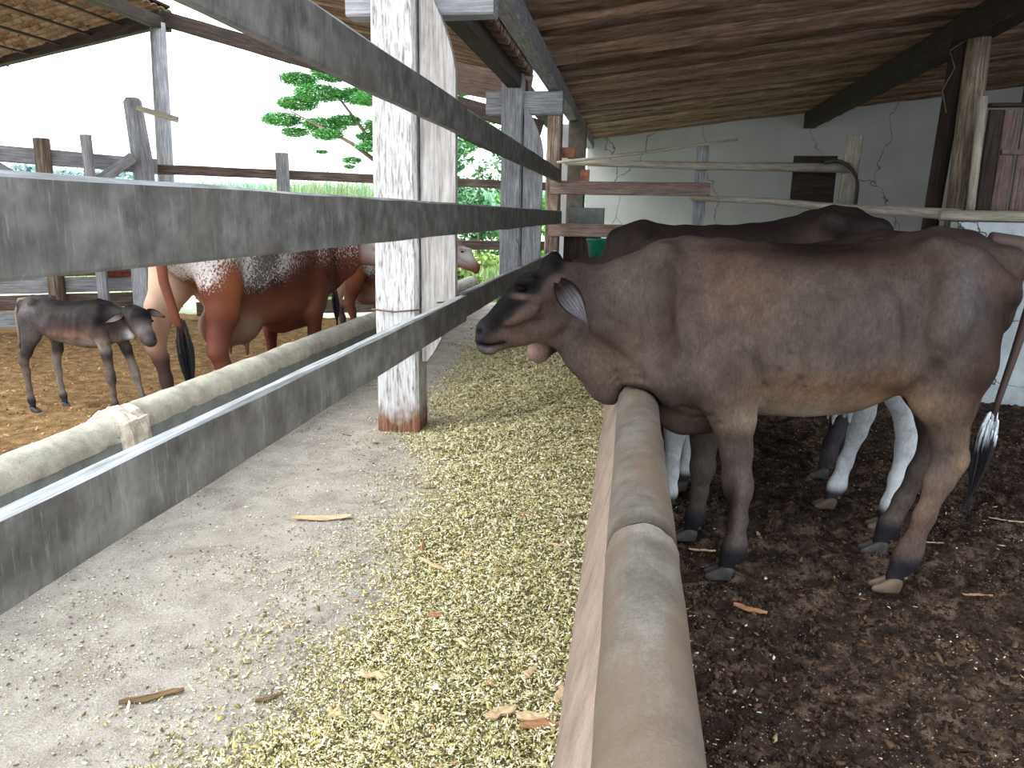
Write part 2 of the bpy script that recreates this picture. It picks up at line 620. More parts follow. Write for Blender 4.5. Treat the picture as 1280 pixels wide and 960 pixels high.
def chips(name, n, xs, ys, zfn, size, cols, weights, keep=None, lift=0.004, tilt=0.55, grow=0.0, thin=1.0, thick=1.0):
    """n small wedge-shaped flakes scattered on a height function, one mesh"""
    X = xs[0] + (xs[1] - xs[0]) * RNG.rand(n)
    u = RNG.rand(n)
    Y = ys[0] * (ys[1] / ys[0]) ** u if ys[0] > 0 else ys[0] + (ys[1] - ys[0]) * u
    if keep is not None:
        m = RNG.rand(n) < keep(X, Y)
        X, Y = X[m], Y[m]
        n = len(X)
    Z = zfn(X, Y) + lift + RNG.rand(n) * 0.006
    L = size * (0.35 + RNG.gamma(2.0, 0.45, n)) * (1 + grow * np.clip(Y - 2, 0, 10))
    Wd = L * (0.22 + 0.4 * RNG.rand(n)) * (0.6 + 0.4 * thin)
    T = np.minimum(Wd, 0.004 * thick) * (0.35 + 0.4 * RNG.rand(n)) * thick ** 0.5
    yaw = RNG.rand(n) * 2 * np.pi
    pit = RNG.randn(n) * tilt
    rol = RNG.randn(n) * tilt
    d = np.stack([np.cos(yaw) * np.cos(pit), np.sin(yaw) * np.cos(pit), np.sin(pit)], 1)
    sd = np.stack([-np.sin(yaw) * np.cos(rol), np.cos(yaw) * np.cos(rol), np.sin(rol)], 1)
    up = np.cross(d, sd)
    C = np.stack([X, Y, Z], 1)
    # 8 verts : pointed-ish flake
    sh = [(-1, -0.6, -1), (-0.3, 1, -1), (1, 0.25, -1), (0.4, -1, -1), (-1, -0.6, 1), (-0.3, 1, 1), (1, 0.25, 1), (0.4, -1, 1)]
    V = np.stack([C + d * (a * L / 2)[:, None] + sd * (b * Wd / 2)[:, None] + up * (c * T / 2)[:, None] for a, b, c in sh], 1).reshape(-1, 3)
    base = np.arange(n)[:, None] * 8
    fs = np.array([[3, 2, 1, 0], [4, 5, 6, 7], [0, 1, 5, 4], [1, 2, 6, 5], [2, 3, 7, 6], [3, 0, 4, 7]])
    F = (base[:, None, :] + fs[None, :, :]).reshape(-1, 4)
    ci = RNG.choice(len(cols), n, p=np.array(weights) / sum(weights))
    pal = np.array([lin(c) for c in cols])
    tint = pal[ci] * (0.8 + 0.4 * RNG.rand(n, 1))
    tint = np.repeat(tint, 8, 0)
    o = mesh_obj(name, V, F, M_CHIPS, attrs={'tint': ('c', tint)})
    return o


def feed_keep(X, Y):
    xb = np.interp(Y, XB_Y, XB_X) + 0.10 * _vn(X * 0, Y, 2.1, 3) + 0.05 * _vn(X, Y, 5.0, 4)
    e = (X - xb)
    pat = fbm(X, Y, 4.0, 91, 4)
    core = np.clip(0.5 + e * 4.5, 0.0, 1.0) ** 1.5
    halo = np.clip(0.42 + e * 1.1 + 0.35 * pat, 0, 1) ** 1.6 * 0.5
    return np.maximum(core, halo)


FEED_COLS = [(206, 198, 150), (186, 178, 122), (228, 220, 188), (142, 138, 86), (244, 238, 218), (110, 96, 66), (176, 140, 98)]
tag(chips('chopped_silage', 270000, (-1.9, -0.10), (1.15, 9.5), z_top, 0.0078, FEED_COLS, [9, 8, 8, 6, 5, 4, 1], keep=feed_keep, grow=0.16, thin=0.45, lift=0.002),
    'loose flakes of chopped maize silage lying on the heap beside the kerb', 'feed', kind='stuff')
tag(chips('feed_crumbs', 90000, (-2.1, -0.5), (0.9, 7.0), z_floor, 0.0048, [(226, 222, 196), (196, 192, 150), (240, 238, 226), (140, 128, 108), (104, 96, 86)], [5, 4, 4, 4, 4],
          keep=lambda X, Y: 0.12 + np.clip(0.55 * fbm(X, Y, 3.0, 71, 3), 0, 0.8), lift=0.001, tilt=0.25),
    'scattered pale feed crumbs on the bare concrete of the alley', 'feed crumbs', kind='stuff')
tag(chips('manure_litter', 26000, (0.17, 4.2), (1.1, 6.7), z_pen, 0.0085, [(186, 166, 132), (140, 112, 84), (92, 70, 56), (226, 216, 192)], [4, 4, 4, 2],
          keep=lambda X, Y: 0.3 + np.clip(0.5 * fbm(X, Y, 2.0, 81, 3), -0.3, 0.7), lift=0.001, tilt=0.4),
    'bits of straw and crumbs trodden into the dark manure of the pen', 'straw litter', kind='stuff')
tag(chips('manure_clods', 75000, (0.17, 4.4), (1.1, 6.7), z_pen, 0.0115, [(46, 34, 28), (74, 56, 45), (34, 26, 22), (98, 76, 60)], [5, 4, 4, 2],
          lift=-0.003, tilt=0.6, thick=3.0), 'crumbly dark clods all over the trodden manure of the pen', 'manure', kind='stuff')
tag(chips('yard_litter', 7000, (-7.0, -2.35), (2.5, 8.5), z_yard, 0.014, [(214, 180, 128), (176, 138, 90), (120, 88, 56)], [4, 5, 4], lift=0.004, tilt=0.4),
    'crumbs of dry dung and straw on the golden yard dirt', 'straw litter', kind='stuff')


# ================================================================ KERBS
def kerb(name, xc, ytop, y0, y1, r, foot_l, foot_r, zl, zr, mats, label, joints=(), n=16, wob=0.004):
    root = empty(name, (xc, (y0 + y1) / 2, 0))
    tag(root, label, 'kerb')
    ys = [y0]
    js = sorted(joints)
    cuts = [y0] + js + [y1]
    zc = ytop - r
    for si in range(len(cuts) - 1):
        a, b = cuts[si] + 0.001, cuts[si + 1] - 0.001
        dz = random.uniform(-0.002, 0.002)
        dx = random.uniform(-0.003, 0.003)
        m = max(2, int((b - a) / 0.08))
        V, F = [], []
        for i in range(m + 1):
            y = a + (b - a) * i / m
            for k in range(n + 1):
                t = math.pi * 1.16 * (k / n) - math.pi * 0.08
                q = r * (1 + 0.05 * mnoise.noise(Vector((y * 3, k * 0.4, xc * 9 + si * 0.25)))) + wob * mnoise.noise(Vector((y * 11, k * 1.2, si)))
                V.append((xc + dx - math.cos(t) * q, y, zc + dz + math.sin(t) * q))
        for i in range(m):
            for k in range(n):
                p = i * (n + 1) + k
                F.append((p, p + n + 1, p + n + 2, p + 1))
        F.append(tuple(reversed(range(n + 1))))
        F.append(tuple(m * (n + 1) + k for k in range(n + 1)))
        mesh_obj('rim', [(v[0] - xc, v[1] - (y0 + y1) / 2, v[2]) for v in V], F, mats[0], root, smooth=True)
    # wall body under the rim
    prof = [(foot_l, zl), (xc - r * 0.93, zc - 0.0), (xc - r * 0.8, zc + 0.03), (xc + r * 0.8, zc + 0.03), (xc + r * 0.93, zc), (foot_r, zr)]
    m = int((y1 - y0) / 0.1)
    V, F = [], []
    for i in range(m + 1):
        y = y0 + (y1 - y0) * i / m
        for k, (x, z) in enumerate(prof):
            w = 0.006 * mnoise.noise(Vector((y * 4, k * 3.1, xc)))
            V.append((x + w - xc, y - (y0 + y1) / 2, z))
    q = len(prof)
    for i in range(m):
        for k in range(q):
            p, p2 = i * q + k, i * q + (k + 1) % q
            F.append((p, p + q, p2 + q, p2))
    F.append(tuple(reversed(range(q))))
    F.append(tuple(m * q + k for k in range(q)))
    mesh_obj('kerb_wall', V, F, mats[1], root)
    return root


kerb('feed_kerb', KX, KTOP, 0.3, 10.6, 0.084, -0.16, 0.14, 0.15, -0.05, (M_KERB, M_KERB_WALL),
     'round-topped concrete feed kerb between the silage and the dark cow pen', joints=(1.68, 5.2))
kl = kerb('yard_kerb', -2.20, 0.615, 0.6, 2.86, 0.082, -2.31, -2.09, 0.05, 0.15, (M_KERB_L, M_KERB_FACE),
          'pale rough-topped concrete kerb of the calf yard, nearer lower length', wob=0.010)
kl2 = kerb('yard_kerb', -2.20, 0.635, 3.0, 10.6, 0.085, -2.31, -2.09, 0.05, 0.15, (M_KERB_L, M_KERB_FACE),
           'pale rough-topped concrete kerb of the calf yard, farther length beside the red cow', wob=0.008)
# lump of lime mortar at the joint
V, F = [], []
for i in range(9):
    for k in range(15):
        t = math.pi * 1.3 * k / 14 - math.pi * 0.15
        rr = (0.115 + 0.024 * mnoise.noise(Vector((i * 0.9, k * 0.8, 3)))) * (0.88 if i in (0, 8) else 1)
        V.append((-2.195 - math.cos(t) * rr, 2.845 + i * 0.021, 0.525 + math.sin(t) * rr * (1.0 if k < 11 else 1.6)))
for i in range(8):
    for k in range(14):
        p = i * 15 + k
        F.append((p, p + 15, p + 16, p + 1))
F.append(tuple(reversed(range(15)))); F.append(tuple(8 * 15 + k for k in range(15)))
tag(mesh_obj('mortar_lump', V, F, M_LIME, loc=(-2.195, 2.93, 0.6)), 'broken whitewashed mortar lump joining the two yard kerb lengths', 'mortar')

# ================================================================ ALLEY FENCE
RX = -0.955


def rails(spec):
    for name, (z0, z1), segs, lab in spec:
        for i, (ya, yb, dx, dz) in enumerate(segs):
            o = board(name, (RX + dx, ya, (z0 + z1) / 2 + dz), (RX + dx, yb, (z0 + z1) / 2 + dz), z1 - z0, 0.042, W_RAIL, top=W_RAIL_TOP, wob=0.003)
            tag(o, lab[i], 'rail')


def y_at(px):   # distance at which the rail plane crosses an image column (used for real splice positions at the posts)
    return 0
rails([
    ('fence_rail', (1.385, 1.55), [(0.45, 10.45, 0, 0)], ['long grey plank of the alley fence, middle height, running past every post']),
    ('fence_rail', (0.875, 1.03), [(0.45, 4.37, 0, 0), (4.38, 10.3, -0.035, 0.0)], ['lowest grey plank of the alley fence, near length with bleached top edge', 'lowest grey plank of the alley fence, far length behind the cow head']),
    ('fence_rail', (1.92, 2.085), [(0.9, 4.36, 0, 0), (4.37, 10.45, -0.02, -0.005)], ['topmost grey plank of the alley fence, near length', 'topmost grey plank of the alley fence, far length past the white brace']),
])


def big_post(x0, x1, y, z0, z1, mat, label, depth=0.22, name='fence_post'):
    o = board(name, ((x0 + x1) / 2, y + depth / 2, z0), ((x0 + x1) / 2, y + depth / 2, z1), depth, x1 - x0, mat, wob=0.008, seg=0.1, up=(0, 1, 0), ch=0.02)
    return tag(o, label, 'post')


big_post(-1.45, -1.20, 4.25, 0.17, 3.0, M_POST, 'thick peeling white-painted timber post standing in the feed alley')
big_post(-1.44, -1.21, 8.45, 0.17, 2.95, W_GREY, 'second grey timber post of the alley fence, behind the white one')
big_post(-1.17, -0.98, 10.5, 0.17, 2.95, W_OLD, 'splintered brown old post at the far end of the alley fence')


def brace(x0, x1, y, z0, z1, mat, label, t=0.06):
    """plank with curved, tapering ends, face towards the viewer"""
    prof = []
    m = 40
    L, R = [], []
    for i in range(m + 1):
        s = i / m
        z = z0 + (z1 - z0) * s
        xr = x1
        if s < 0.16: xr = x0 + 0.03 + (x1 - x0 - 0.03) * (s / 0.16) ** 0.8
        if s > 0.76: xr = x1 - (x1 - x0 - 0.02) * ((s - 0.76) / 0.24) ** 1.6
        L.append((x0, z)); R.append((xr, z))
    V, F, G = [], [], []
    for i in range(m + 1):
        for (x, z), yy in ((L[i], y), (R[i], y), (R[i], y + t), (L[i], y + t)):
            w = 0.002 * mnoise.noise(Vector((z * 6, yy * 10, x)))
            V.append((x + w, yy + w, z)); G.append((z, x, yy * 0.5))
    for i in range(m):
        for k in range(4):
            a, b = i * 4 + k, i * 4 + (k + 1) % 4
            F.append((a, b, b + 4, a + 4))
    F.append((3, 2, 1, 0)); F.append(tuple(m * 4 + k for k in range(4)))
    o = mesh_obj('post_brace', V, F, mat, loc=(x0, y, z0), attrs={'g': ('v', G)})
    return tag(o, label, 'brace')


brace(-1.185, -0.985, 4.29, 0.64, 2.72, W_BRACE, 'whitish plank with curved ends bolted beside the thick white post')
brace(-1.195, -0.985, 8.49, 0.7, 2.62, W_GREY, 'grey plank with curved ends fixed beside the second alley post')
for y, lab in ((4.33, 'grey cross block on top of the thick white post, under the roof beam'), (8.5, 'grey cross block on the second alley post, under the roof beam')):
    tag(board('cross_block', (-1.62, y + 0.09, 2.665), (-0.79, y + 0.09, 2.665), 0.235, 0.15, W_GREY, ch=0.012), lab, 'beam')
tag(pole('fence_bolt', [(-1.07, 4.2, 1.0), (-1.0, 4.28, 1.0)], 0.006, M_STEEL, n=6), 'thin iron spike poking out where the lowest plank meets the white brace', 'bolt')
tag(pole('wire_loop', [(-1.47, 4.235, 0.945), (-1.33, 4.225, 0.935), (-1.185, 4.235, 0.95)], 0.006, M_STEEL, n=6), 'wire wrapped across the front of the thick white post', 'wire')
tag(pole('fence_wire', [(-1.25, 8.46, 1.22), (-1.1, 7.6, 1.20), (-0.985, 7.0, 1.02)], 0.006, M_STEEL, n=6), 'thin wire between the second post and the far lowest plank', 'wire')

# eave beams over the alley fence
tag(board('roof_beam', (-0.895, 2.4, 2.88), (-0.895, 15.95, 2.88), 0.16, 0.14, W_GREY, wob=0.006), 'long grey roof beam running above the alley fence to the far wall', 'beam')
tag(board('roof_beam', (-1.30, 2.4, 2.88), (-1.30, 12.3, 2.88), 0.16, 0.14, W_DARK, wob=0.006), 'dark roof beam parallel to the grey one, on its left side', 'beam')

# ================================================================ RIGHT ROOF (over the pen)
SL = 0.12


def zr(x): return 2.97 + SL * (x + 0.85)


deck = [(-1.0, 1.6), (9.6, 1.6), (9.6, 16.2), (-1.0, 16.2)]
V = [(x, y, zr(x) + 0.15) for x, y in deck] + [(x, y, zr(x) + 0.2) for x, y in deck]
struct(mesh_obj('ceiling', V, [(3, 2, 1, 0), (4, 5, 6, 7), (0, 1, 5, 4), (1, 2, 6, 5), (2, 3, 7, 6), (3, 0, 4, 7)], M_DECK))

protos = []
for k in range(7):
    n = 44
    L = 10.2
    r0 = random.uniform(0.062, 0.076)
    pth, rad = [], []
    sd = k * 13.7
    for i in range(n + 1):
        x = L * i / n
        pth.append((x, 0.075 * mnoise.noise(Vector((x * 0.5, sd, 0))) + 0.012 * mnoise.noise(Vector((x * 2.6, sd, 3))), 0.012 * mnoise.noise(Vector((x * 1.1, sd, 9)))))
        rad.append(r0 * (1 + 0.22 * mnoise.noise(Vector((x * 3.1, sd, 5)))) * (1 - 0.1 * i / n))
    o = pole('roof_pole', pth, rad, W_POLE if k % 3 else W_POLE2, n=10, wob=0.10, loc=(0, 0, 0))
    protos.append(o)
used = set()
y = 3.2
ci = 0
GLAB = 'rough brown roof pole laid across the pen ceiling, one of many side by side'
while y < 15.95:
    k = random.randrange(7)
    o = protos[k]
    if k in used:
        o = o.copy(); COL.objects.link(o)
    used.add(k)
    flip = random.random() < 0.5
    ang = math.atan(SL)
    if flip:
        o.location = (-0.92 + 10.1 * math.cos(ang), y, zr(-0.92 + 10.1 * math.cos(ang)) + 0.08)
        o.rotation_euler = (0, ang, math.pi)
    else:
        o.location = (-0.92 + random.uniform(-0.03, 0.05), y, zr(-0.92) + 0.08)
        o.rotation_euler = (0, -ang, random.uniform(-0.005, 0.005))
    tag(o, GLAB, 'roof pole', 'roof poles over the cow pen')
    y += random.uniform(0.165, 0.215)
    ci += 1
for k in range(7):
    if k not in used:
        bpy.data.objects.remove(protos[k])

# purlin and its post on the right
tag(board('roof_beam', (3.04, 3.0, 3.29), (3.26, 15.95, 3.33), 0.27, 0.20, W_DARK, wob=0.01), 'dark heavy roof beam over the right side of the pen, resting on a post', 'beam')
tag(pole('roof_post', [(3.17, 8.2, -0.05), (3.15, 8.2, 1.5), (3.13, 8.2, 2.6), (3.13, 8.2, 3.18)], [0.12, 0.115, 0.11, 0.10], W_OLD, n=14, wob=0.1), 'rough bark-stripped post holding the dark beam beside the board door', 'post')
tag(pole('roof_post', [(2.98, 8.36, -0.05), (2.97, 8.36, 1.5), (3.02, 8.36, 3.18)], 0.085, W_DARK, n=8), 'blackened slim post just left of the bark-stripped one', 'post')
tag(pole('hanging_wire', [(3.02, 8.2, 3.17), (2.84, 8.1, 3.05), (2.90, 8.08, 2.9), (2.82, 8.09, 2.7), (2.88, 8.08, 2.5)], 0.006, M_STEEL, n=5), 'thin rusty wire hanging in loops beside the dark post', 'wire')

# ================================================================ FAR WALL, LOW WALL
V = [(-0.95, 16.0, -0.1), (9.5, 16.0, -0.1), (9.5, 16.0, zr(9.5) + 0.1), (-0.95, 16.0, zr(-0.95) + 0.1)]
V = V + [(x, yy + 0.2, z) for x, yy, z in V]
struct(mesh_obj('wall_back', V, [(0, 1, 2, 3), (7, 6, 5, 4), (0, 4, 5, 1), (1, 5, 6, 2), (2, 6, 7, 3), (3, 7, 4, 0)], M_WALL))
V = [(9.3, -1, -0.1), (9.3, 16.0, -0.1), (9.3, 16.0, zr(9.3) + 0.1), (9.3, -1, zr(9.3) + 0.1)]
V = V + [(x + 0.2, yy, z) for x, yy, z in V]
struct(mesh_obj('wall_right', V, [(3, 2, 1, 0), (4, 5, 6, 7), (0, 1, 5, 4), (1, 2, 6, 5), (2, 3, 7, 6), (3, 0, 4, 7)], M_WALL))


def block(name, a, b, mat, label=None, cat=None, bev=0.01, parent=None):
    x0, y0, z0 = a; x1, y1, z1 = b
    return board(name, ((x0 + x1) / 2, (y0 + y1) / 2, z0), ((x0 + x1) / 2, (y0 + y1) / 2, z1), y1 - y0, x1 - x0, mat, parent, wob=0.003, seg=0.15, up=(0, 1, 0), ch=bev)


tag(block('low_wall', (2.66, 6.85, -0.06), (6.6, 7.05, 1.50), M_LIMEWALL), 'low cracked pale-blue limewashed wall behind the brown cow rump', 'wall')

V = [(-1.12, 11.7, -0.1), (-0.98, 11.7, -0.1), (-0.98, 12.7, -0.1), (-1.12, 12.7, -0.1)]  # added panel, partly blocks the bright sky gap between the far posts
V = V + [(a_, b_, 2.80) for a_, b_, c_ in V]
struct(mesh_obj('wall_left', V, [(3, 2, 1, 0), (4, 5, 6, 7), (0, 1, 5, 4), (1, 2, 6, 5), (2, 3, 7, 6), (3, 0, 4, 7)], M_WALL))

# pole rails of the pen's back side
tag(pole('pole_rail', [(0.75, 10.3, 1.74), (1.6, 9.6, 1.70), (2.2, 8.5, 1.62), (2.75, 7.15, 1.56)], [0.035, 0.04, 0.045, 0.05], W_PALE, n=10), 'thin pale pole rail dipping from the board fence to the dark posts', 'rail')
tag(pole('pole_rail', [(2.55, 7.0, 1.55), (3.5, 6.98, 1.553), (4.6, 6.96, 1.56)], [0.045, 0.048, 0.05], W_PALE, n=10), 'pale stripped pole lying on top of the low limewashed wall', 'rail')
tag(pole('pole_rail', [(-0.9, 10.34, 2.17), (0.8, 10.3, 2.14), (2.62, 10.25, 2.13)], [0.04, 0.05, 0.06], W_PALE, n=10), 'level pale pole over the back fence, ending at the hose hoop', 'rail')
tag(pole('stick', [(-1.0, 10.25, 2.16), (0.2, 10.2, 2.30), (1.25, 10.15, 2.45)], [0.018, 0.02, 0.014], W_PALE, n=7), 'thin slanting stick leaning above the back fence poles', 'stick')
tag(board('pen_rail', (-1.1, 10.42, 1.85), (0.98, 10.40, 1.85), 0.17, 0.04, W_RED), 'upper reddish plank of the fence at the alley end', 'rail')
tag(board('pen_rail', (-1.1, 10.42, 1.30), (2.2, 10.40, 1.30), 0.17, 0.04, W_RED), 'lower reddish plank of the fence at the alley end, passing behind the dark cows', 'rail')
tag(board('fence_stake', (0.86, 10.47, -0.04), (0.86, 10.47, 2.40), 0.05, 0.15, W_GREY, up=(0, 1, 0)), 'narrow upright grey stake where the reddish planks end', 'post')
tag(board('fence_stake', (2.62, 10.45, -0.04), (2.70, 10.45, 2.52), 0.09, 0.19, W_PALE, up=(0, 1, 0), ch=0.02), 'pale squared stake beside the hose hoop', 'post')
tag(board('hanging_board', (2.02, 10.60, 1.98), (2.55, 10.60, 1.98), 0.62, 0.05, W_DARK), 'dark brown square board panel hanging left of the pale stake', 'panel')
hp = [(2.3, 10.15, 2.18)] + [(2.38 + 0.33 * math.sin(t), 10.14, 1.88 + 0.33 * math.cos(t)) for t in [0.1, 0.35, 0.6, 0.85, 1.1, 1.35, 1.57]] + [(2.71, 10.14, 1.6)]
tag(pole('hose_hoop', hp, 0.022, M_HOSE, n=8, wob=0.02), 'dark bent hose hooping over the end of the pale pole', 'hose')
# corner clutter at the far end of the fence
tag(block('concrete_block', (-0.88, 10.75, 1.32), (-0.38, 10.95, 1.60), M_KERB_FACE), 'grey block behind the reddish planks at the alley end', 'block')
tag(block('feed_bin', (-0.92, 10.7, -0.04), (-0.42, 11.2, 1.31), W_DARK), 'dark boarded bin standing behind the lower reddish plank', 'bin')  # plain dark box filling the space below the grey block
tag(block('brick_pier', (-0.95, 11.25, -0.04), (-0.70, 11.5, 2.78), M_KERB), 'grey rendered pier behind the splintered old post', 'pier')
tag(board('brick', (-0.98, 10.72, 2.32), (-0.80, 10.72, 2.32), 0.13, 0.1, M_BRICK), 'small orange brick wedged by the old post above the thin stick', 'brick')
tag(board('brick', (-0.72, 10.72, 2.02), (-0.60, 10.72, 2.02), 0.16, 0.1, M_BRICK), 'small orange brick wedged under the level pole at the alley end', 'brick')
# bucket
n = 20
V, F = [], []
for i, (r, z) in enumerate([(0.13, 0.0), (0.17, 0.33), (0.185, 0.34), (0.185, 0.36), (0.165, 0.355), (0.125, 0.02)]):
    for k in range(n):
        a = 2 * math.pi * k / n
        V.append((r * math.cos(a), r * math.sin(a), z))
for i in range(5):
    for k in range(n):
        a, b = i * n + k, i * n + (k + 1) % n
        F.append((a, b, b + n, a + n))
F.append(tuple(reversed(range(n)))); F.append(tuple(5 * n + k for k in range(n)))
bk = empty('bucket', (-0.36, 9.6, 0.86)); tag(bk, 'green plastic bucket behind the cows near the alley end', 'bucket')
mesh_obj('bucket_shell', V, F, M_BUCKET, bk, smooth=True)
pole('handle', [(0.18 * math.cos(t), 0, 0.34 - 0.13 * math.sin(t)) for t in np.linspace(0, math.pi, 9)], 0.006, M_STEEL, bk, n=5)
tag(block('stone_plinth', (-0.56, 9.42, 0.17), (-0.20, 9.78, 0.86), M_KERB), 'square grey plinth carrying the green bucket', 'plinth')

# board door above the low wall
dr = empty('board_shutter', (3.39, 7.25, 1.60)); tag(dr, 'stained brown board shutter above the low limewashed wall', 'shutter')
board('stile', (-0.42, 0, 0), (-0.42, 0, 0.82), 0.05, 0.11, W_DARK, dr, up=(0, 1, 0))
board('stile', (-0.285, 0.02, 0), (-0.285, 0.02, 0.82), 0.04, 0.13, M_DOOR, dr, up=(0, 1, 0))
board('panel', (0.42, 0.01, 0), (0.42, 0.01, 0.84), 0.03, 1.24, M_DOOR, dr, up=(0, 1, 0))
board('top_ledge', (-0.47, 0.02, 0.86), (1.1, 0.02, 0.86), 0.03, 0.07, W_DARK, dr)
board('hinge', (-0.34, -0.03, 0.48), (-0.1, -0.03, 0.48), 0.04, 0.01, M_STEEL, dr)
tag(pole('jamb_pole', [(2.865, 7.2, 1.54), (2.835, 7.2, 2.52)], 0.035, W_PALE, n=8), 'slim pale upright pole between the bark-stripped post and the shutter', 'post')
tag(board('roof_bracket', (3.20, 7.27, 2.475), (3.20, 7.27, 2.64), 0.07, 0.05, W_DARK, up=(0, 1, 0)), 'short black bracket above the board shutter', 'bracket')

# ================================================================ LEFT ROOF (gable over the yard)
RIDGE = (-6.62, 4.10)
VAL = (-1.22, 2.97)
SB = (RIDGE[1] - VAL[1]) / (RIDGE[0] - VAL[0])


def zb(x): return VAL[1] + SB * (x - VAL[0])


V = []
for dz in (0.12, 0.16):
    V += [(VAL[0] + 0.1, 4.4, zb(VAL[0] + 0.1) + dz), (VAL[0] + 0.1, 8.9, zb(VAL[0] + 0.1) + dz), (RIDGE[0], 8.9, RIDGE[1] + dz), (RIDGE[0], 4.4, RIDGE[1] + dz)]
struct(mesh_obj('ceiling_yard', V, [(3, 2, 1, 0), (4, 5, 6, 7), (0, 1, 5, 4), (1, 2, 6, 5), (2, 3, 7, 6), (3, 0, 4, 7)], M_DECK))
pp = []
for k in range(4):
    pth = [(-5.5 * i / 22, 0.03 * mnoise.noise(Vector((i * 0.3, k * 9.1, 0))), 0.01 * mnoise.noise(Vector((i * 0.5, k * 4, 1)))) for i in range(23)]
    pp.append(pole('yard_roof_pole', pth, [0.05 + 0.005 * mnoise.noise(Vector((i, k, 0))) for i in range(23)], W_POLE2 if k % 2 else W_POLE, n=9, loc=(0, 0, 0)))
y = 4.5
cnt = 0
while y < 8.85:
    k = cnt % 4
    o = pp[k]
    if cnt >= 4:
        o = o.copy(); COL.objects.link(o)
    o.location = (VAL[0] + 0.06, y, zb(VAL[0] + 0.06) + 0.06)
    o.rotation_euler = (0, -math.atan(SB) * 1.0, 0)
    tag(o, 'rough brown roof pole over the yard side, left of the valley beams', 'roof pole', 'roof poles over the yard side')
    y += random.uniform(0.115, 0.15); cnt += 1

# tiled left slope: lapped half-round clay tiles, seen from below
LS = 0.24
V, F = [], []
x = RIDGE[0] - 0.02
rows = 12
for rI in range(rows):
    xa, xb_ = x - rI * 0.36, x - (rI + 1) * 0.36 - 0.07
    yy = 4.6
    while yy < 10.75:
        m = 8
        b0 = len(V)
        for e, xx in enumerate((xa, xb_)):
            zz = RIDGE[1] + 0.08 - LS * (RIDGE[0] - xx) - (0.03 if e else 0.0) * -1
            for k in range(m + 1):
                t = math.pi * k / m
                V.append((xx, yy + 0.09 - 0.09 * math.cos(t), zz + 0.055 * math.sin(t) + (0.0 if e else 0.015)))
            for k in range(m + 1):
                t = math.pi * k / m
                V.append((xx, yy + 0.09 - 0.078 * math.cos(t), zz + 0.043 * math.sin(t) + (0.0 if e else 0.015)))
        w = m + 1
        for k in range(m):
            F.append((b0 + k, b0 + k + 1, b0 + 2 * w + k + 1, b0 + 2 * w + k))
            F.append((b0 + w + k + 1, b0 + w + k, b0 + 3 * w + k, b0 + 3 * w + k + 1))
            F.append((b0 + k, b0 + w + k, b0 + w + k + 1, b0 + k + 1))
            F.append((b0 + 2 * w + k + 1, b0 + 3 * w + k + 1, b0 + 3 * w + k, b0 + 2 * w + k))
        yy += 0.165
tr = empty('tiled_roof', (-8.5, 7.6, 3.6)); tag(tr, 'clay-tiled roof slope over the calf yard, seen from below', 'roof')
mesh_obj('roof_tiles', [(a + 8.5, b - 7.6, c - 3.6) for a, b, c in V], F, M_TILE, tr)
V = []
for dz in (0.16, 0.19):
    V += [(RIDGE[0], 4.5, RIDGE[1] + dz), (RIDGE[0], 10.8, RIDGE[1] + dz), (RIDGE[0] - 4.4, 10.8, RIDGE[1] + dz - 4.4 * LS), (RIDGE[0] - 4.4, 4.5, RIDGE[1] + dz - 4.4 * LS)]
mesh_obj('roof_underlay', [(a + 8.5, b - 7.6, c - 3.6) for a, b, c in V], [(0, 1, 2, 3), (7, 6, 5, 4), (0, 4, 5, 1), (1, 5, 6, 2), (2, 6, 7, 3), (3, 7, 4, 0)], M_DECK, tr)
for q in range(9):
    board('tile_batten', (RIDGE[0] - 0.1 - q * 0.5 + 8.5, 4.6 - 7.6, RIDGE[1] + 0.035 - LS * (0.1 + q * 0.5) - 3.6), (RIDGE[0] - 0.1 - q * 0.5 + 8.5, 10.7 - 7.6, RIDGE[1] + 0.035 - LS * (0.1 + q * 0.5) - 3.6), 0.03, 0.05, W_DARK, tr, seg=0.5)

# truss at the far end of the yard roof
tag(board('roof_rafter', (-9.9, 10.6, 3.54 - 0.06), (-6.62, 10.6, 4.08), 0.22, 0.12, W_DARK), 'dark rafter at far left climbing to the gable peak over the yard', 'rafter')
tag(board('roof_rafter', (-6.62, 10.6, 4.08), (-1.25, 10.6, 2.62), 0.20, 0.12, W_DARK), 'dark rafter falling right from the gable peak, sky showing above it', 'rafter')
tag(pole('roof_post', [(-6.72, 10.5, 0.0), (-6.70, 10.5, 1.9), (-6.64, 10.5, 4.0)], [0.115, 0.11, 0.10], W_GREY, n=14, wob=0.06), 'tall round grey post holding up the gable peak over the yard', 'post')
tag(board('roof_beam', (-6.62, 4.4, 4.0), (-6.62, 10.7, 4.0), 0.16, 0.12, W_DARK), 'dark ridge beam under the top of the tiled yard roof', 'beam')
tag(board('roof_tie', (-2.3, 9.0, 3.06), (-1.2, 9.0, 2.86), 0.34, 0.05, W_RED), 'purplish board closing the end of the roof left of the valley beams', 'beam')

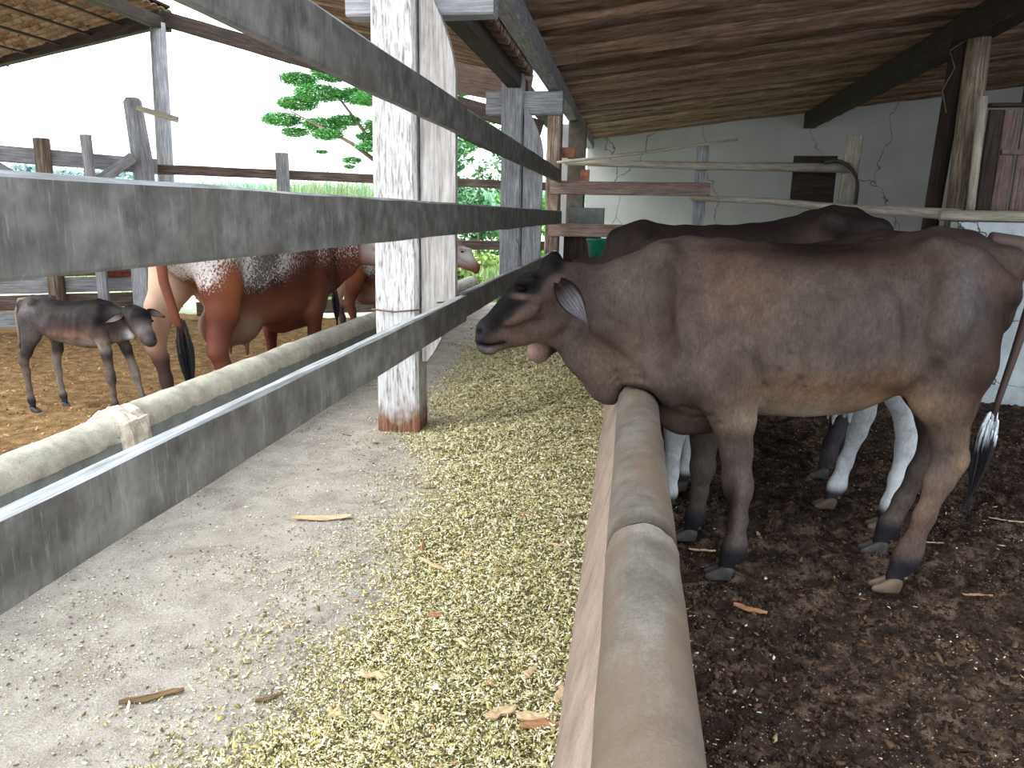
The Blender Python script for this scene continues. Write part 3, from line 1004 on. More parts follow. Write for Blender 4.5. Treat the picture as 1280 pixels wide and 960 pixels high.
# ---------------------------------------------------------------- corral fence across the yard
tag(board('corral_rail', (-7.3, 7.15, 2.07), (-5.66, 8.70, 1.975), 0.17, 0.10, W_GREY), 'thick grey top rail of the corral at far left, ending at the tall gate post', 'rail')
tag(board('corral_rail', (-5.9, 8.66, 1.955), (-1.2, 11.5, 1.90), 0.115, 0.06, W_BROWN), 'brown top rail of the corral running right behind the alley posts', 'rail')
tag(board('corral_rail', (-5.9, 8.66, 1.1), (-1.2, 11.5, 1.04), 0.13, 0.06, W_BROWN), 'brown middle rail of the corral seen between the alley posts', 'rail')
tag(board('corral_rail', (-7.3, 7.2, 1.70), (-5.75, 8.62, 1.62), 0.13, 0.06, W_GREY), 'second grey rail of the corral at far left, just above the near plank', 'rail')
for z, lab, m in [(q[0], q[1], W_GREY if i % 2 else W_BROWN) for i, q in enumerate(((1.20, 'grey corral board hidden mostly by the near plank'), (1.00, 'pale gappy corral board just above the calf back'), (0.81, 'weathered corral board level with the calf back'), (0.62, 'weathered corral board behind the calf head'), (0.43, 'grey corral board behind the calf muzzle'), (0.24, 'lowest grey corral board near the dirt behind the calf')))]:
    tag(board('corral_board', (-7.6, 6.98, z), (-5.70, 8.66, z - 0.03), 0.172, 0.04, m, wob=0.006), lab, 'board')
for z, lab in ((0.24, 'lowest board of the corral run behind the red cow'), (0.46, 'middle low board of the corral run behind the red cow'), (0.68, 'upper low board of the corral run behind the red cow')):
    tag(board('corral_board', (-5.45, 8.98, z), (-3.3, 10.28, z - 0.02), 0.18, 0.04, W_BROWN, wob=0.006), lab, 'board')
tag(board('tarp_strip', (-6.75, 7.66, 0.905), (-6.2, 8.15, 0.90), 0.05, 0.02, M_BLUE), 'bit of blue tarp between the corral boards above the calf', 'tarp')
tag(board('red_board', (-6.12, 8.20, 0.715), (-5.80, 8.48, 0.715), 0.06, 0.02, M_REDP), 'short red board between the corral boards behind the calf head', 'board')
tag(board('red_board', (-7.1, 7.36, 0.715), (-6.8, 7.62, 0.715), 0.06, 0.02, M_REDP), 'short red board behind the calf rump', 'board')
tag(pole('corral_post', [(-6.48, 7.85, 0.05), (-6.46, 7.85, 2.22)], [0.085, 0.08], W_OLD, n=12), 'round brown corral post behind the thick grey rail', 'post')
tag(board('corral_post', (-5.98, 7.98, 0.05), (-6.02, 7.98, 2.27), 0.09, 0.12, W_GREY, up=(0, 1, 0), ch=0.03), 'rounded-top grey stake of the gate, standing proud of the rail', 'post')
_gp = tag(pole('corral_post', [(-5.74, 8.58, 0.05), (-5.76, 8.58, 2.0), (-5.82, 8.58, 2.70), (-5.82, 8.58, 2.74)], [0.12, 0.115, 0.10, 0.07], W_GREY, n=14, wob=0.07), 'tall thick grey gate post with a small arm near its top', 'post')
_ga = board('arm', (-5.72, 8.50, 2.62), (-5.28, 8.60, 2.50), 0.06, 0.05, W_PALE)
_ga.parent = _gp
_ga.location = _ga.location - _gp.location
tag(board('gate_brace', (-6.22, 7.9, 1.55), (-5.72, 8.35, 2.06), 0.12, 0.05, W_GREY), 'diagonal grey brace leaning up to the tall gate post', 'brace')
tag(board('gate_brace', (-6.75, 7.30, 2.0), (-6.28, 7.62, 1.60), 0.10, 0.05, W_GREY), 'diagonal grey brace falling right at the far left edge', 'brace')
tag(board('corral_post', (-5.50, 8.45, 0.05), (-5.50, 8.45, 1.78), 0.08, 0.14, W_PALE, up=(0, 1, 0), ch=0.02), 'short split pale stake at the foot of the tall round roof post', 'post')
tag(board('corral_post', (-4.42, 9.46, 0.05), (-4.42, 9.46, 2.20), 0.10, 0.15, W_GREY, up=(0, 1, 0), ch=0.02), 'square corral stake standing alone left of the green tree', 'post')
tag(board('corral_post', (-5.62, 8.2, 0.05), (-5.6, 8.2, 1.0), 0.2, 0.24, W_GREY, up=(0, 1, 0), ch=0.03), 'broad weathered stump of a post behind the calf muzzle', 'post')


# ================================================================ GREENERY
def leafcloud(name, centers, n_per, leaf, cols, parent, mat=M_LEAF, flat=0.35, asp=0.5, loc=(0, 0, 0)):
    C = np.array([c[:3] for c in centers]); R = np.array([c[3:6] for c in centers])
    vol = R[:, 0] * R[:, 1]
    idx = RNG.choice(len(C), int(n_per * len(C)), p=vol / vol.sum())
    n = len(idx)
    d = RNG.randn(n, 3); d /= np.linalg.norm(d, axis=1)[:, None]
    P = C[idx] + d * R[idx] * (0.55 + 0.45 * RNG.rand(n, 1))
    yaw = RNG.rand(n) * 2 * np.pi
    a = np.stack([np.cos(yaw), np.sin(yaw), RNG.randn(n) * flat], 1)
    b = np.cross(a, np.stack([RNG.randn(n) * flat, RNG.randn(n) * flat, np.ones(n)], 1))
    a /= np.linalg.norm(a, axis=1)[:, None]; b /= np.linalg.norm(b, axis=1)[:, None]
    up = np.cross(a, b)
    s = leaf * (0.6 + 0.8 * RNG.rand(n, 1))
    V = np.stack([P - a * s / 2, P + b * s * asp / 2 + up * s * 0.08, P + a * s / 2, P - b * s * asp / 2 + up * s * 0.08], 1).reshape(-1, 3)
    F = np.arange(n * 4).reshape(-1, 4)
    pal = np.array([lin(c) for c in cols])
    t = pal[RNG.randint(0, len(cols), n)] * (0.75 + 0.5 * RNG.rand(n, 1))
    return mesh_obj(name, V - np.array(loc), F, mat, parent, attrs={'tint': ('c', np.repeat(t, 4, 0))})


GREENS = [(96, 168, 96), (124, 196, 112), (72, 140, 84), (156, 214, 140)]
TB = (-5.6, 18.0, 0.05)
tree = empty('tree', TB); tag(tree, 'feathery bright green tree beyond the corral, left of the white post', 'tree')
pole('trunk', [(0, 0, 0), (0.1, 0, 1.4), (-0.05, 0.1, 2.4), (0.1, 0, 3.6), (0.4, 0, 5.0)], [0.16, 0.13, 0.11, 0.09, 0.04], W_OLD, tree)
for e, m_ in (((-2.4, -0.3, 3.7), (-1.0, -0.1, 3.0)), ((-1.7, 0.3, 4.4), (-0.7, 0.1, 3.2)), ((1.6, 0.2, 4.6), (0.8, 0, 3.5)), ((-0.8, -0.5, 4.9), (-0.3, -0.2, 3.7)), ((1.4, 0.2, 2.5), (0.6, 0, 2.3))):
    pole('branch', [(-0.02, 0.05, 2.3), m_, e], [0.07, 0.045, 0.015], W_OLD, tree, n=6)
cl = []
rr = random.Random(5)
for cx, cz, w in ((-2.9, 3.55, .5), (-2.55, 3.9, .5), (-2.2, 4.4, .45), (-1.9, 3.5, .55), (-1.7, 4.1, .6), (-1.3, 4.5, .5), (-0.9, 4.1, .6), (-1.2, 3.6, .4), (-0.4, 4.0, .5), (-0.5, 2.95, .42), (-0.1, 2.85, .4), (-0.75, 3.15, .3), (0.1, 4.3, .6), (0.8, 4.4, .7), (1.4, 4.2, .6), (0.6, 3.3, .5), (1.5, 3.0, .6), (0.2, 2.3, .25), (-0.1, 2.1, .25), (-1.9, 2.9, .15), (-1.3, 2.55, .15), (2.0, 3.6, .6), (-2.0, 4.9, .5), (-1.0, 5.1, .6), (0.2, 5.2, .7)):
    cl.append((cx + rr.uniform(-.1, .1), rr.uniform(-.5, .5), cz + rr.uniform(-.05, .05), w, w * 1.1, w * 0.33))
for (cx, cz, w) in ((-1.6, 3.2, .4), (-0.3, 3.4, .5), (0.2, 2.75, .4), (-0.9, 2.6, .25), (0.4, 2.1, .3), (1.0, 2.6, .5), (-2.6, 3.3, .35)):
    cl.append((cx, rr.uniform(-.5, .5), cz, w, w, w * .33))
leafcloud('foliage', cl, 2100, 0.075, GREENS, tree, asp=0.5)

for bx, by, h, r, lab, cols in ((-3.0, 15.0, 3.0, 0.9, 'dense dark-green bush seen between the white post and the grey post', [(84, 140, 92), (112, 170, 116), (60, 110, 70), (150, 196, 150)]),
                                (-2.2, 17.2, 2.2, 0.8, 'light green broad-leaved bush behind the corral, right of the dense dark bush', [(130, 200, 100), (170, 220, 130), (96, 160, 70)]),
                                (-3.0, 12.8, 0.9, 0.8, 'low sunlit yellow-green shrub behind the red cow head', [(190, 214, 130), (160, 196, 116), (220, 228, 170)])):
    b = empty('bush', (bx, by, 0.05)); tag(b, lab, 'bush')
    pole('stem', [(0, 0, -0.02), (0.05, 0, h * 0.5), (0.0, 0.05, h * 0.8)], [0.04, 0.03, 0.01], W_OLD, b, n=6)
    cl = [(rr.uniform(-r, r) * .7, rr.uniform(-r, r) * .6, h * (0.12 + 0.8 * q / 9), r * .5, r * .5, h * .12) for q in range(10)]
    leafcloud('foliage', cl, 320, 0.11, cols, b, flat=0.7, asp=0.6)


def blades(name, n, xs, ys, h, w, cols, label, z0=0.03, zf=None):
    X = xs[0] + (xs[1] - xs[0]) * RNG.rand(n); Y = ys[0] + (ys[1] - ys[0]) * RNG.rand(n)
    Z = zf(X, Y) if zf else np.full(n, z0)
    H = h * (0.5 + 0.6 * RNG.rand(n)); a = RNG.rand(n) * 6.28; ln = RNG.randn(n) * 0.18 * H
    dx, dy = np.cos(a) * w, np.sin(a) * w
    V = np.stack([np.stack([X - dx, Y - dy, Z], 1), np.stack([X + dx, Y + dy, Z], 1), np.stack([X + ln + dx * .25, Y + ln * .3 + dy * .25, Z + H], 1), np.stack([X + ln - dx * .25, Y + ln * .3 - dy * .25, Z + H], 1)], 1).reshape(-1, 3)
    F = np.arange(n * 4).reshape(-1, 4)
    pal = np.array([lin(c) for c in cols]); t = pal[RNG.randint(0, len(cols), n)] * (0.8 + 0.4 * RNG.rand(n, 1))
    o = mesh_obj(name, V, F, M_LEAF, attrs={'tint': ('c', np.repeat(t, 4, 0))})
    return tag(o, label, 'grass', kind='stuff')


blades('tall_grass', 1500, (-7.3, -5.2), (14.5, 17), 2.2, 0.012, [(150, 170, 120), (190, 190, 150), (120, 150, 90)], 'tall dry grass stalks growing behind the corral under the tree')
blades('meadow_grass', 16000, (-14, -1.3), (12.0, 24), 0.45, 0.02, [(190, 214, 150), (210, 226, 180), (160, 194, 124)], 'pale sunlit meadow grass beyond the corral', zf=z_field)
# far crop: rows of tall green cane
blades('cane_field', 70000, (-70, 12), (48, 60), 2.7, 0.035, [(120, 176, 140), (150, 200, 160), (96, 150, 118), (180, 214, 186)], 'distant green strip of tall cane across the bright field', zf=z_field)
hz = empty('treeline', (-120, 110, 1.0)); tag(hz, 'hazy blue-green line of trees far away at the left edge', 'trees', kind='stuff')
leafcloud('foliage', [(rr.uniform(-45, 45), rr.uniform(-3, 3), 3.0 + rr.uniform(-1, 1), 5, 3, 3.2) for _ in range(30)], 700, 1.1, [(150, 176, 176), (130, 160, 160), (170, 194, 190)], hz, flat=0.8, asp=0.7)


# ================================================================ ANIMALS
class Field:
    """signed-distance sculpting on a grid, turned into one skin by surface nets"""
    def __init__(self, lo, hi, res):
        self.lo = np.array(lo, float); self.res = res
        n = np.ceil((np.array(hi) - self.lo) / res).astype(int) + 1
        self.n = n
        self.ax = [self.lo[i] + np.arange(n[i]) * res for i in range(3)]
        self.f = np.full(tuple(n), 1.0, dtype=np.float32)

    def box(self, lo, hi):
        sl, ax = [], []
        for i in range(3):
            a = max(0, int((lo[i] - self.lo[i]) / self.res)); b = min(self.n[i], int((hi[i] - self.lo[i]) / self.res) + 2)
            if b <= a: return None
            sl.append(slice(a, b)); ax.append(self.ax[i][a:b])
        X, Y, Z = np.meshgrid(*ax, indexing='ij', sparse=True)
        return tuple(sl), X, Y, Z

    def put(self, sl, d, k, sub=False):
        a = self.f[sl]
        if sub:
            d = -d
            h = np.clip(0.5 - 0.5 * (d - a) / k, 0, 1)
            self.f[sl] = d * (1 - h) + a * h + k * h * (1 - h)
        else:
            h = np.clip(0.5 + 0.5 * (a - d) / k, 0, 1)
            self.f[sl] = a * (1 - h) + d * h - k * h * (1 - h)

    def cone(self, a, b, ra, rb, k=0.04, sn=1.0, n=(0, 1, 0), sub=False):
        a, b = np.array(a, float), np.array(b, float)
        n = np.array(n, float); n /= np.linalg.norm(n)
        m = max(ra, rb) * max(1, sn) + k + 0.03
        lo, hi = np.minimum(a, b) - m, np.maximum(a, b) + m
        r = self.box(lo, hi)
        if r is None: return
        sl, X, Y, Z = r
        q = 1.0 / sn - 1.0
        px, py, pz = X - a[0], Y - a[1], Z - a[2]
        dn = (px * n[0] + py * n[1] + pz * n[2]) * q
        px, py, pz = px + dn * n[0], py + dn * n[1], pz + dn * n[2]
        ba = b - a
        ba = ba + ba.dot(n) * q * n
        L2 = ba.dot(ba)
        if L2 < 1e-9:
            d = np.sqrt(px ** 2 + py ** 2 + pz ** 2) - ra
        else:
            h = np.clip((px * ba[0] + py * ba[1] + pz * ba[2]) / L2, 0, 1)
            hs = h * h * (3 - 2 * h) * 0.35 + h * 0.65
            d = np.sqrt((px - ba[0] * h) ** 2 + (py - ba[1] * h) ** 2 + (pz - ba[2] * h) ** 2) - (ra + (rb - ra) * hs)
        if sn < 1: d = d * (sn * 0.45 + 0.55)
        self.put(sl, d.astype(np.float32), k, sub)

    def chain(self, pts, k=0.03, sn=1.0, n=(0, 1, 0), sub=False):
        for p, q in zip(pts[:-1], pts[1:]):
            self.cone(p[:3], q[:3], p[3], q[3], k, sn, n, sub)

    def torso(self, st, k=0.05, ex=2.5, yc=0.0):
        """st rows: x, ztop, zbot, halfwidth"""
        st = np.array(st, float)
        xs = np.linspace(st[0, 0], st[-1, 0], 200)
        cols = []
        for c in (1, 2, 3):
            v = np.interp(xs, st[:, 0], st[:, c])
            w = np.hanning(21); w /= w.sum()
            vp = np.pad(v, 10, mode='reflect', reflect_type='odd')
            cols.append(np.convolve(vp, w, mode='valid'))
        lo = (st[0, 0] - .12, yc - st[:, 3].max() - .12, st[:, 2].min() - .12)
        hi = (st[-1, 0] + .12, yc + st[:, 3].max() + .12, st[:, 1].max() + .12)
        sl, X, Y, Z = self.box(lo, hi)
        x = X[:, 0, 0]
        T, B, W = [np.interp(x, xs, c)[:, None, None] for c in cols]
        zc = B + (T - B) * 0.47
        hz = np.where(Z > zc, T - zc, zc - B)
        e = ex
        u = (np.abs((Y - yc) / W) ** e + np.abs((Z - zc) / hz) ** e) ** (1 / e)
        d = (u - 1) * np.minimum(W, hz) * 0.9
        over = np.maximum(xs[0] - X, X - xs[-1])
        d = np.where(over > 0, np.sqrt(np.maximum(d, 0) ** 2 + over ** 2) * 1.0 + np.minimum(d, 0) * 0, d)
        self.put(sl, d.astype(np.float32), k)

    def surf(self, x, z, side=-1):
        """y of the outer surface at (x, z) on one side"""
        i = int(round((x - self.lo[0]) / self.res)); k = int(round((z - self.lo[2]) / self.res))
        i = min(max(i, 0), self.n[0] - 1); k = min(max(k, 0), self.n[2] - 1)
        col = self.f[i, :, k] < 0
        if not col.any(): return None
        w = np.where(col)[0]
        return self.ax[1][w[0] if side < 0 else w[-1]]

    def drape(self, pts, r, k=0.012, side=-1, sub=False, depth=0.0):
        """crease (sub) or ridge following the surface through (x, z) points"""
        fine = []
        for (x0, z0), (x1, z1) in zip(pts[:-1], pts[1:]):
            m = max(2, int(math.hypot(x1 - x0, z1 - z0) / 0.02))
            fine += [(x0 + (x1 - x0) * i / m, z0 + (z1 - z0) * i / m) for i in range(m)]
        fine.append(pts[-1])
        out = []
        for i, (x, z) in enumerate(fine):
            y = self.surf(x, z, side)
            if y is not None:
                e = min(1, i / 3 + .3, (len(fine) - 1 - i) / 3 + .3)
                out.append((x, y - side * depth, z, r * e))
        for p, q in zip(out[:-1], out[1:]):
            if abs(p[1] - q[1]) < 0.05:
                self.cone(p[:3], q[:3], p[3], q[3], k, sub=sub)

    def skin(self):
        f = self.f
        s = f < 0
        nx, ny, nz = f.shape
        # vertices: mean of edge crossings of each mixed cell
        c = np.zeros((nx - 1, ny - 1, nz - 1), np.uint8)
        for i in (0, 1):
            for j in (0, 1):
                for k in (0, 1):
                    c += s[i:nx - 1 + i, j:ny - 1 + j, k:nz - 1 + k]
        act = (c > 0) & (c < 8)
        I = np.argwhere(act)
        idx = np.full(act.shape, -1, np.int64); idx[act] = np.arange(len(I))
        acc = np.zeros((len(I), 3)); cnt = np.zeros(len(I))
        cor = [(i, j, k) for i in (0, 1) for j in (0, 1) for k in (0, 1)]
        for a in cor:
            for ax in range(3):
                if a[ax]: continue
                b = list(a); b[ax] = 1
                fa = f[I[:, 0] + a[0], I[:, 1] + a[1], I[:, 2] + a[2]]
                fb = f[I[:, 0] + b[0], I[:, 1] + b[1], I[:, 2] + b[2]]
                m = (fa < 0) != (fb < 0)
                t = np.where(m, fa / np.where(fa == fb, 1, fa - fb), 0)
                p = np.tile(np.array(a, float), (len(I), 1)); p[:, ax] += t
                acc[m] += p[m]; cnt[m] += 1
        P = (I + acc / cnt[:, None]) * self.res + self.lo
        Q = []
        for ax in range(3):
            o1, o2 = [(1, 2), (2, 0), (0, 1)][ax]
            sh = [slice(None)] * 3; sh2 = [slice(None)] * 3
            sh[ax] = slice(0, -1); sh2[ax] = slice(1, None)
            d = s[tuple(sh)] != s[tuple(sh2)]
            e = np.argwhere(d)
            e = e[(e[:, o1] > 0) & (e[:, o2] > 0) & (e[:, o1] < f.shape[o1] - 1) & (e[:, o2] < f.shape[o2] - 1)]
            inside = s[e[:, 0], e[:, 1], e[:, 2]]
            u1 = np.zeros(3, int); u1[o1] = 1
            u2 = np.zeros(3, int); u2[o2] = 1
            g = lambda v: idx[v[:, 0], v[:, 1], v[:, 2]]
            q = np.stack([g(e - u1 - u2), g(e - u2), g(e), g(e - u1)], 1)
            q[~inside] = q[~inside][:, ::-1]
            Q.append(q)
        Q = np.vstack(Q)
        Q = Q[(Q >= 0).all(1)]
        # keep the skin light and smooth
        for it in range(2):
            S = np.zeros_like(P); C = np.zeros(len(P))
            for a, b in ((0, 1), (1, 2), (2, 3), (3, 0)):
                np.add.at(S, Q[:, a], P[Q[:, b]]); np.add.at(C, Q[:, a], 1)
            P = P * 0.45 + S / np.maximum(C, 1)[:, None] * 0.55
        return P, Q


def skin_obj(name, F, colfn, mat, parent):
    P, Q = F.skin()
    tint = colfn(P)
    return mesh_obj(name, P, Q, mat, parent, smooth=True, attrs={'tint': ('c', tint)})


def G(P, c, r):
    d = (P - np.array(c)) / np.array(r)
    return np.exp(-(d ** 2).sum(1))[:, None]


def ss(x, a, b):
    t = np.clip((x - a) / (b - a), 0, 1)
    return (t * t * (3 - 2 * t))[:, None]


def n3(P, s, seed=0):
    return 0.5 * (_vn(P[:, 0] + P[:, 1] * 0.7, P[:, 2] + P[:, 1] * 0.4, s, seed) + _vn(P[:, 0] * 0.6 - P[:, 1], P[:, 2], s * 1.3, seed + 3))


def mixc(c, m, col):
    return c * (1 - m) + np.array(lin(col))[None, :] * m


def hoof(parent, at, yaw, s=1.0, mat=M_HOOF):
    """cloven hoof: two claws, toes pointing along yaw (local to the animal)"""
    F = Field((-0.09 * s, -0.06 * s, -0.01), (0.11 * s, 0.06 * s, 0.10 * s), 0.005 * s)
    for q in (-1, 1):
        F.chain([(-0.03 * s, q * 0.019 * s, 0.045 * s, 0.030 * s), (0.05 * s, q * 0.024 * s, 0.018 * s, 0.016 * s)], 0.006 * s, 0.62)
        F.cone((-0.035 * s, q * 0.02 * s, 0.02 * s), (0.03 * s, q * 0.023 * s, 0.016 * s), 0.018 * s, 0.018 * s, 0.006, 0.8)
    F.cone((-0.065 * s, -0.018 * s, 0.075 * s), (-0.065 * s, 0.018 * s, 0.075 * s), 0.011 * s, 0.011 * s, 0.004)
    P, Q = F.skin()
    P[:, 2] = np.maximum(P[:, 2], 0.0)
    c, sn_ = math.cos(yaw), math.sin(yaw)
    P = np.stack([P[:, 0] * c - P[:, 1] * sn_, P[:, 0] * sn_ + P[:, 1] * c, P[:, 2]], 1) + np.array(at)
    return mesh_obj('hoof', P, Q, mat, parent, smooth=True)


def ear(parent, base, tip, width, normal, cols, thick=0.012, cup=0.35):
    """leaf-shaped cupped ear with a pale inside"""
    B, T = Vector(base), Vector(tip)
    ax = (T - B); L = ax.length; ax.normalize()
    N = Vector(normal); N = (N - ax * N.dot(ax)).normalized()
    S = ax.cross(N)
    m, w = 16, 18
    V, F, t = [], [], []
    for side in (1, -1):
        for i in range(m + 1):
            u = i / m
            wd = width * (0.34 + 0.66 * math.sin(math.pi * min(1, u * 1.15) ** 0.8)) * (1 - u ** 5)
            wd = max(wd, 0.002)
            for k in range(w + 1):
                v = k / w * 2 - 1
                c = cup * width * (v * v) * (1 - 0.5 * u) - 0.05 * width * math.sin(u * 3)
                p = B + ax * (L * u) + S * (v * wd / 2) + N * (c + side * thick / 2 * (1 - abs(v) ** 3) * (1 - 0.6 * u))
                V.append(p)
                c_in, c_out = lin(cols[0]), lin(cols[1])
                q_ = 0.0
                if side == 1 and abs(v) < 0.8:
                    q_ = min(1, max(0, (u - .12) * 3)) * (0.35 + 0.65 * (0.5 + 0.5 * math.sin(k * 2.4 + u * 3)))
                t.append(tuple(c_out[j] * (1 - q_) + c_in[j] * q_ for j in range(3)))
    K = (m + 1) * (w + 1)
    for side in (0, 1):
        for i in range(m):
            for k in range(w):
                a = side * K + i * (w + 1) + k
                q = (a, a + 1, a + w + 2, a + w + 1)
                F.append(q if side == 1 else q[::-1])
    for i in range(m):
        for k in (0, w):
            a = i * (w + 1) + k
            F.append((a, a + w + 1, a + w + 1 + K, a + K))
    return mesh_obj('ear', [tuple(p) for p in V], F, M_COAT, parent, smooth=True, attrs={'tint': ('c', np.array(t))})


def eye(parent, at, r, out):
    n = 12
    V, F = [(at[0], at[1], at[2] + r * 0.8)], []
    for i in range(1, 8):
        for k in range(n):
            a, b = math.pi * i / 8, 2 * math.pi * k / n
            V.append((at[0] + r * 1.25 * math.sin(a) * math.cos(b), at[1] + r * math.sin(a) * math.sin(b), at[2] + r * 0.8 * math.cos(a)))
    V.append((at[0], at[1], at[2] - r * 0.8))
    for k in range(n):
        F.append((0, 1 + k, 1 + (k + 1) % n)); F.append((len(V) - 1, len(V) - 1 - n + (k + 1) % n, len(V) - 1 - n + k))
    for i in range(6):
        for k in range(n):
            a, b = 1 + i * n + k, 1 + i * n + (k + 1) % n
            F.append((a, a + n, b + n, b))
    return mesh_obj('eye', V, F, M_EYE, parent, smooth=True)


def tail(parent, pts, switch, cols, sw_cols, n=150, spread=0.035):
    """skinned tail rope and hairy switch"""
    V, F, Gc = sweep([p[:3] for p in pts], lambda i, t: [(pts[i][3] * math.cos(-2 * math.pi * k / 10), pts[i][3] * math.sin(-2 * math.pi * k / 10)) for k in range(10)], up=(0, 1, 0))
    t = np.tile(np.array(lin(cols)), (len(V), 1))
    tl = mesh_obj('tail', V, F, M_HAIR, parent, smooth=True, attrs={'tint': ('c', t)})
    SV, SF, ST = [], [], []
    rg = random.Random(3)
    a, b = Vector(switch[0]), Vector(switch[1])
    for h in range(n):
        s0 = rg.uniform(0, 0.45)
        e0 = min(1.0, s0 + rg.uniform(0.4, 0.75))
        ang = rg.uniform(0, 6.283); rr_ = rg.uniform(0.2, 1) * spread
        off = Vector((math.cos(ang), math.sin(ang), 0)) * rr_
        m = 6
        base = len(SV)
        for i in range(m + 1):
            u = s0 + (e0 - s0) * i / m
            env = math.sin(math.pi * min(1, u * 1.05 + 0.12)) ** 0.7 if u < 0.9 else 0.55
            c = a.lerp(b, u) + off * max(env, 0.15) + Vector((math.sin(u * 7 + ang) * 0.004, 0, 0))
            w = 0.0045 * (1 - (i / m) ** 2 * 0.9)
            for q in range(3):
                aa = q * 2.094 + ang
                SV.append((c.x + w * math.cos(aa), c.y + w * math.sin(aa), c.z))
            kk = max(0.0, min(1.0, (u - 0.16) * 9 + rg.uniform(-.8, .8)))
            c1, c2 = lin(sw_cols[0]), lin(sw_cols[1])
            for q in range(3):
                ST.append(tuple(c1[j] * (1 - kk) + c2[j] * kk for j in range(3)))
        for i in range(m):
            for q in range(3):
                p, p2 = base + i * 3 + q, base + i * 3 + (q + 1) % 3
                SF.append((p, p2, p2 + 3, p + 3))
    mesh_obj('tail_switch', SV, SF, M_HAIR, tl, attrs={'tint': ('c', np.array(ST))})
    return tl


COW_ST = [(-0.06, 1.27, .92, .07), (0.04, 1.345, .78, .13), (0.14, 1.39, .68, .165), (0.24, 1.40, .64, .19), (0.38, 1.395, .655, .215), (0.55, 1.385, .685, .25), (0.75, 1.38, .685, .265), (0.95, 1.395, .715, .255),
          (1.08, 1.43, .78, .225), (1.2, 1.46, .86, .205), (1.32, 1.455, .93, .18), (1.42, 1.43, 1.0, .145), (1.5, 1.35, 1.08, .09)]


def cow_body(F, st, hip=1.18, top=1.475, rear=1.5, bony=1.0):
    F.torso(st, 0.05)
    # spine ridge
    F.chain([(s[0], 0, s[1] - 0.028, 0.032) for s in st[2:-2]], 0.05)
    for q in (-1, 1):
        F.cone((hip - .03, q * .175, top - .075), (hip + .03, q * .185, top - .10), .050, .045, .07)      # hook bones
        F.cone((hip + .04, q * .17, top - .12), (rear - .05, q * .10, top - .13), .03, .03, .07)          # pelvis line
        F.cone((rear - .05, q * .09, top - .12), (rear - .03, q * .09, top - .135), .042, .036, .06)     # pin bones
        F.cone((hip - .17, q * .34, top - .17), (hip - .08, q * .33, top - .30), .095, .08, .09, sub=True)  # flank hollow
        F.cone((hip + .13, q * .25, top - .09), (hip + .22, q * .22, top - .15), .055, .045, .07, sub=True)  # rump hollow
        F.cone((.12, q * .12, 1.33), (.22, q * .165, 1.02), .045, .07, .10)                             # shoulder blade
        F.cone((.22, q * .165, 1.02), (.12, q * .14, .86), .085, .085, .10)                             # point of shoulder
        F.cone((.12, q * .14, .86), (.42, q * .16, .86), .09, .085, .10)


def leg(F, pts, k=0.035, sn=0.8):
    F.chain(pts, k, sn)


def make_hooves(root, pts, s=1.0, mats=None):
    for i, (x, y, z) in enumerate(pts):
        hoof(root, (x, y, z - 0.010 * s), math.pi, s * 0.94, mats[i] if mats else M_HOOF)


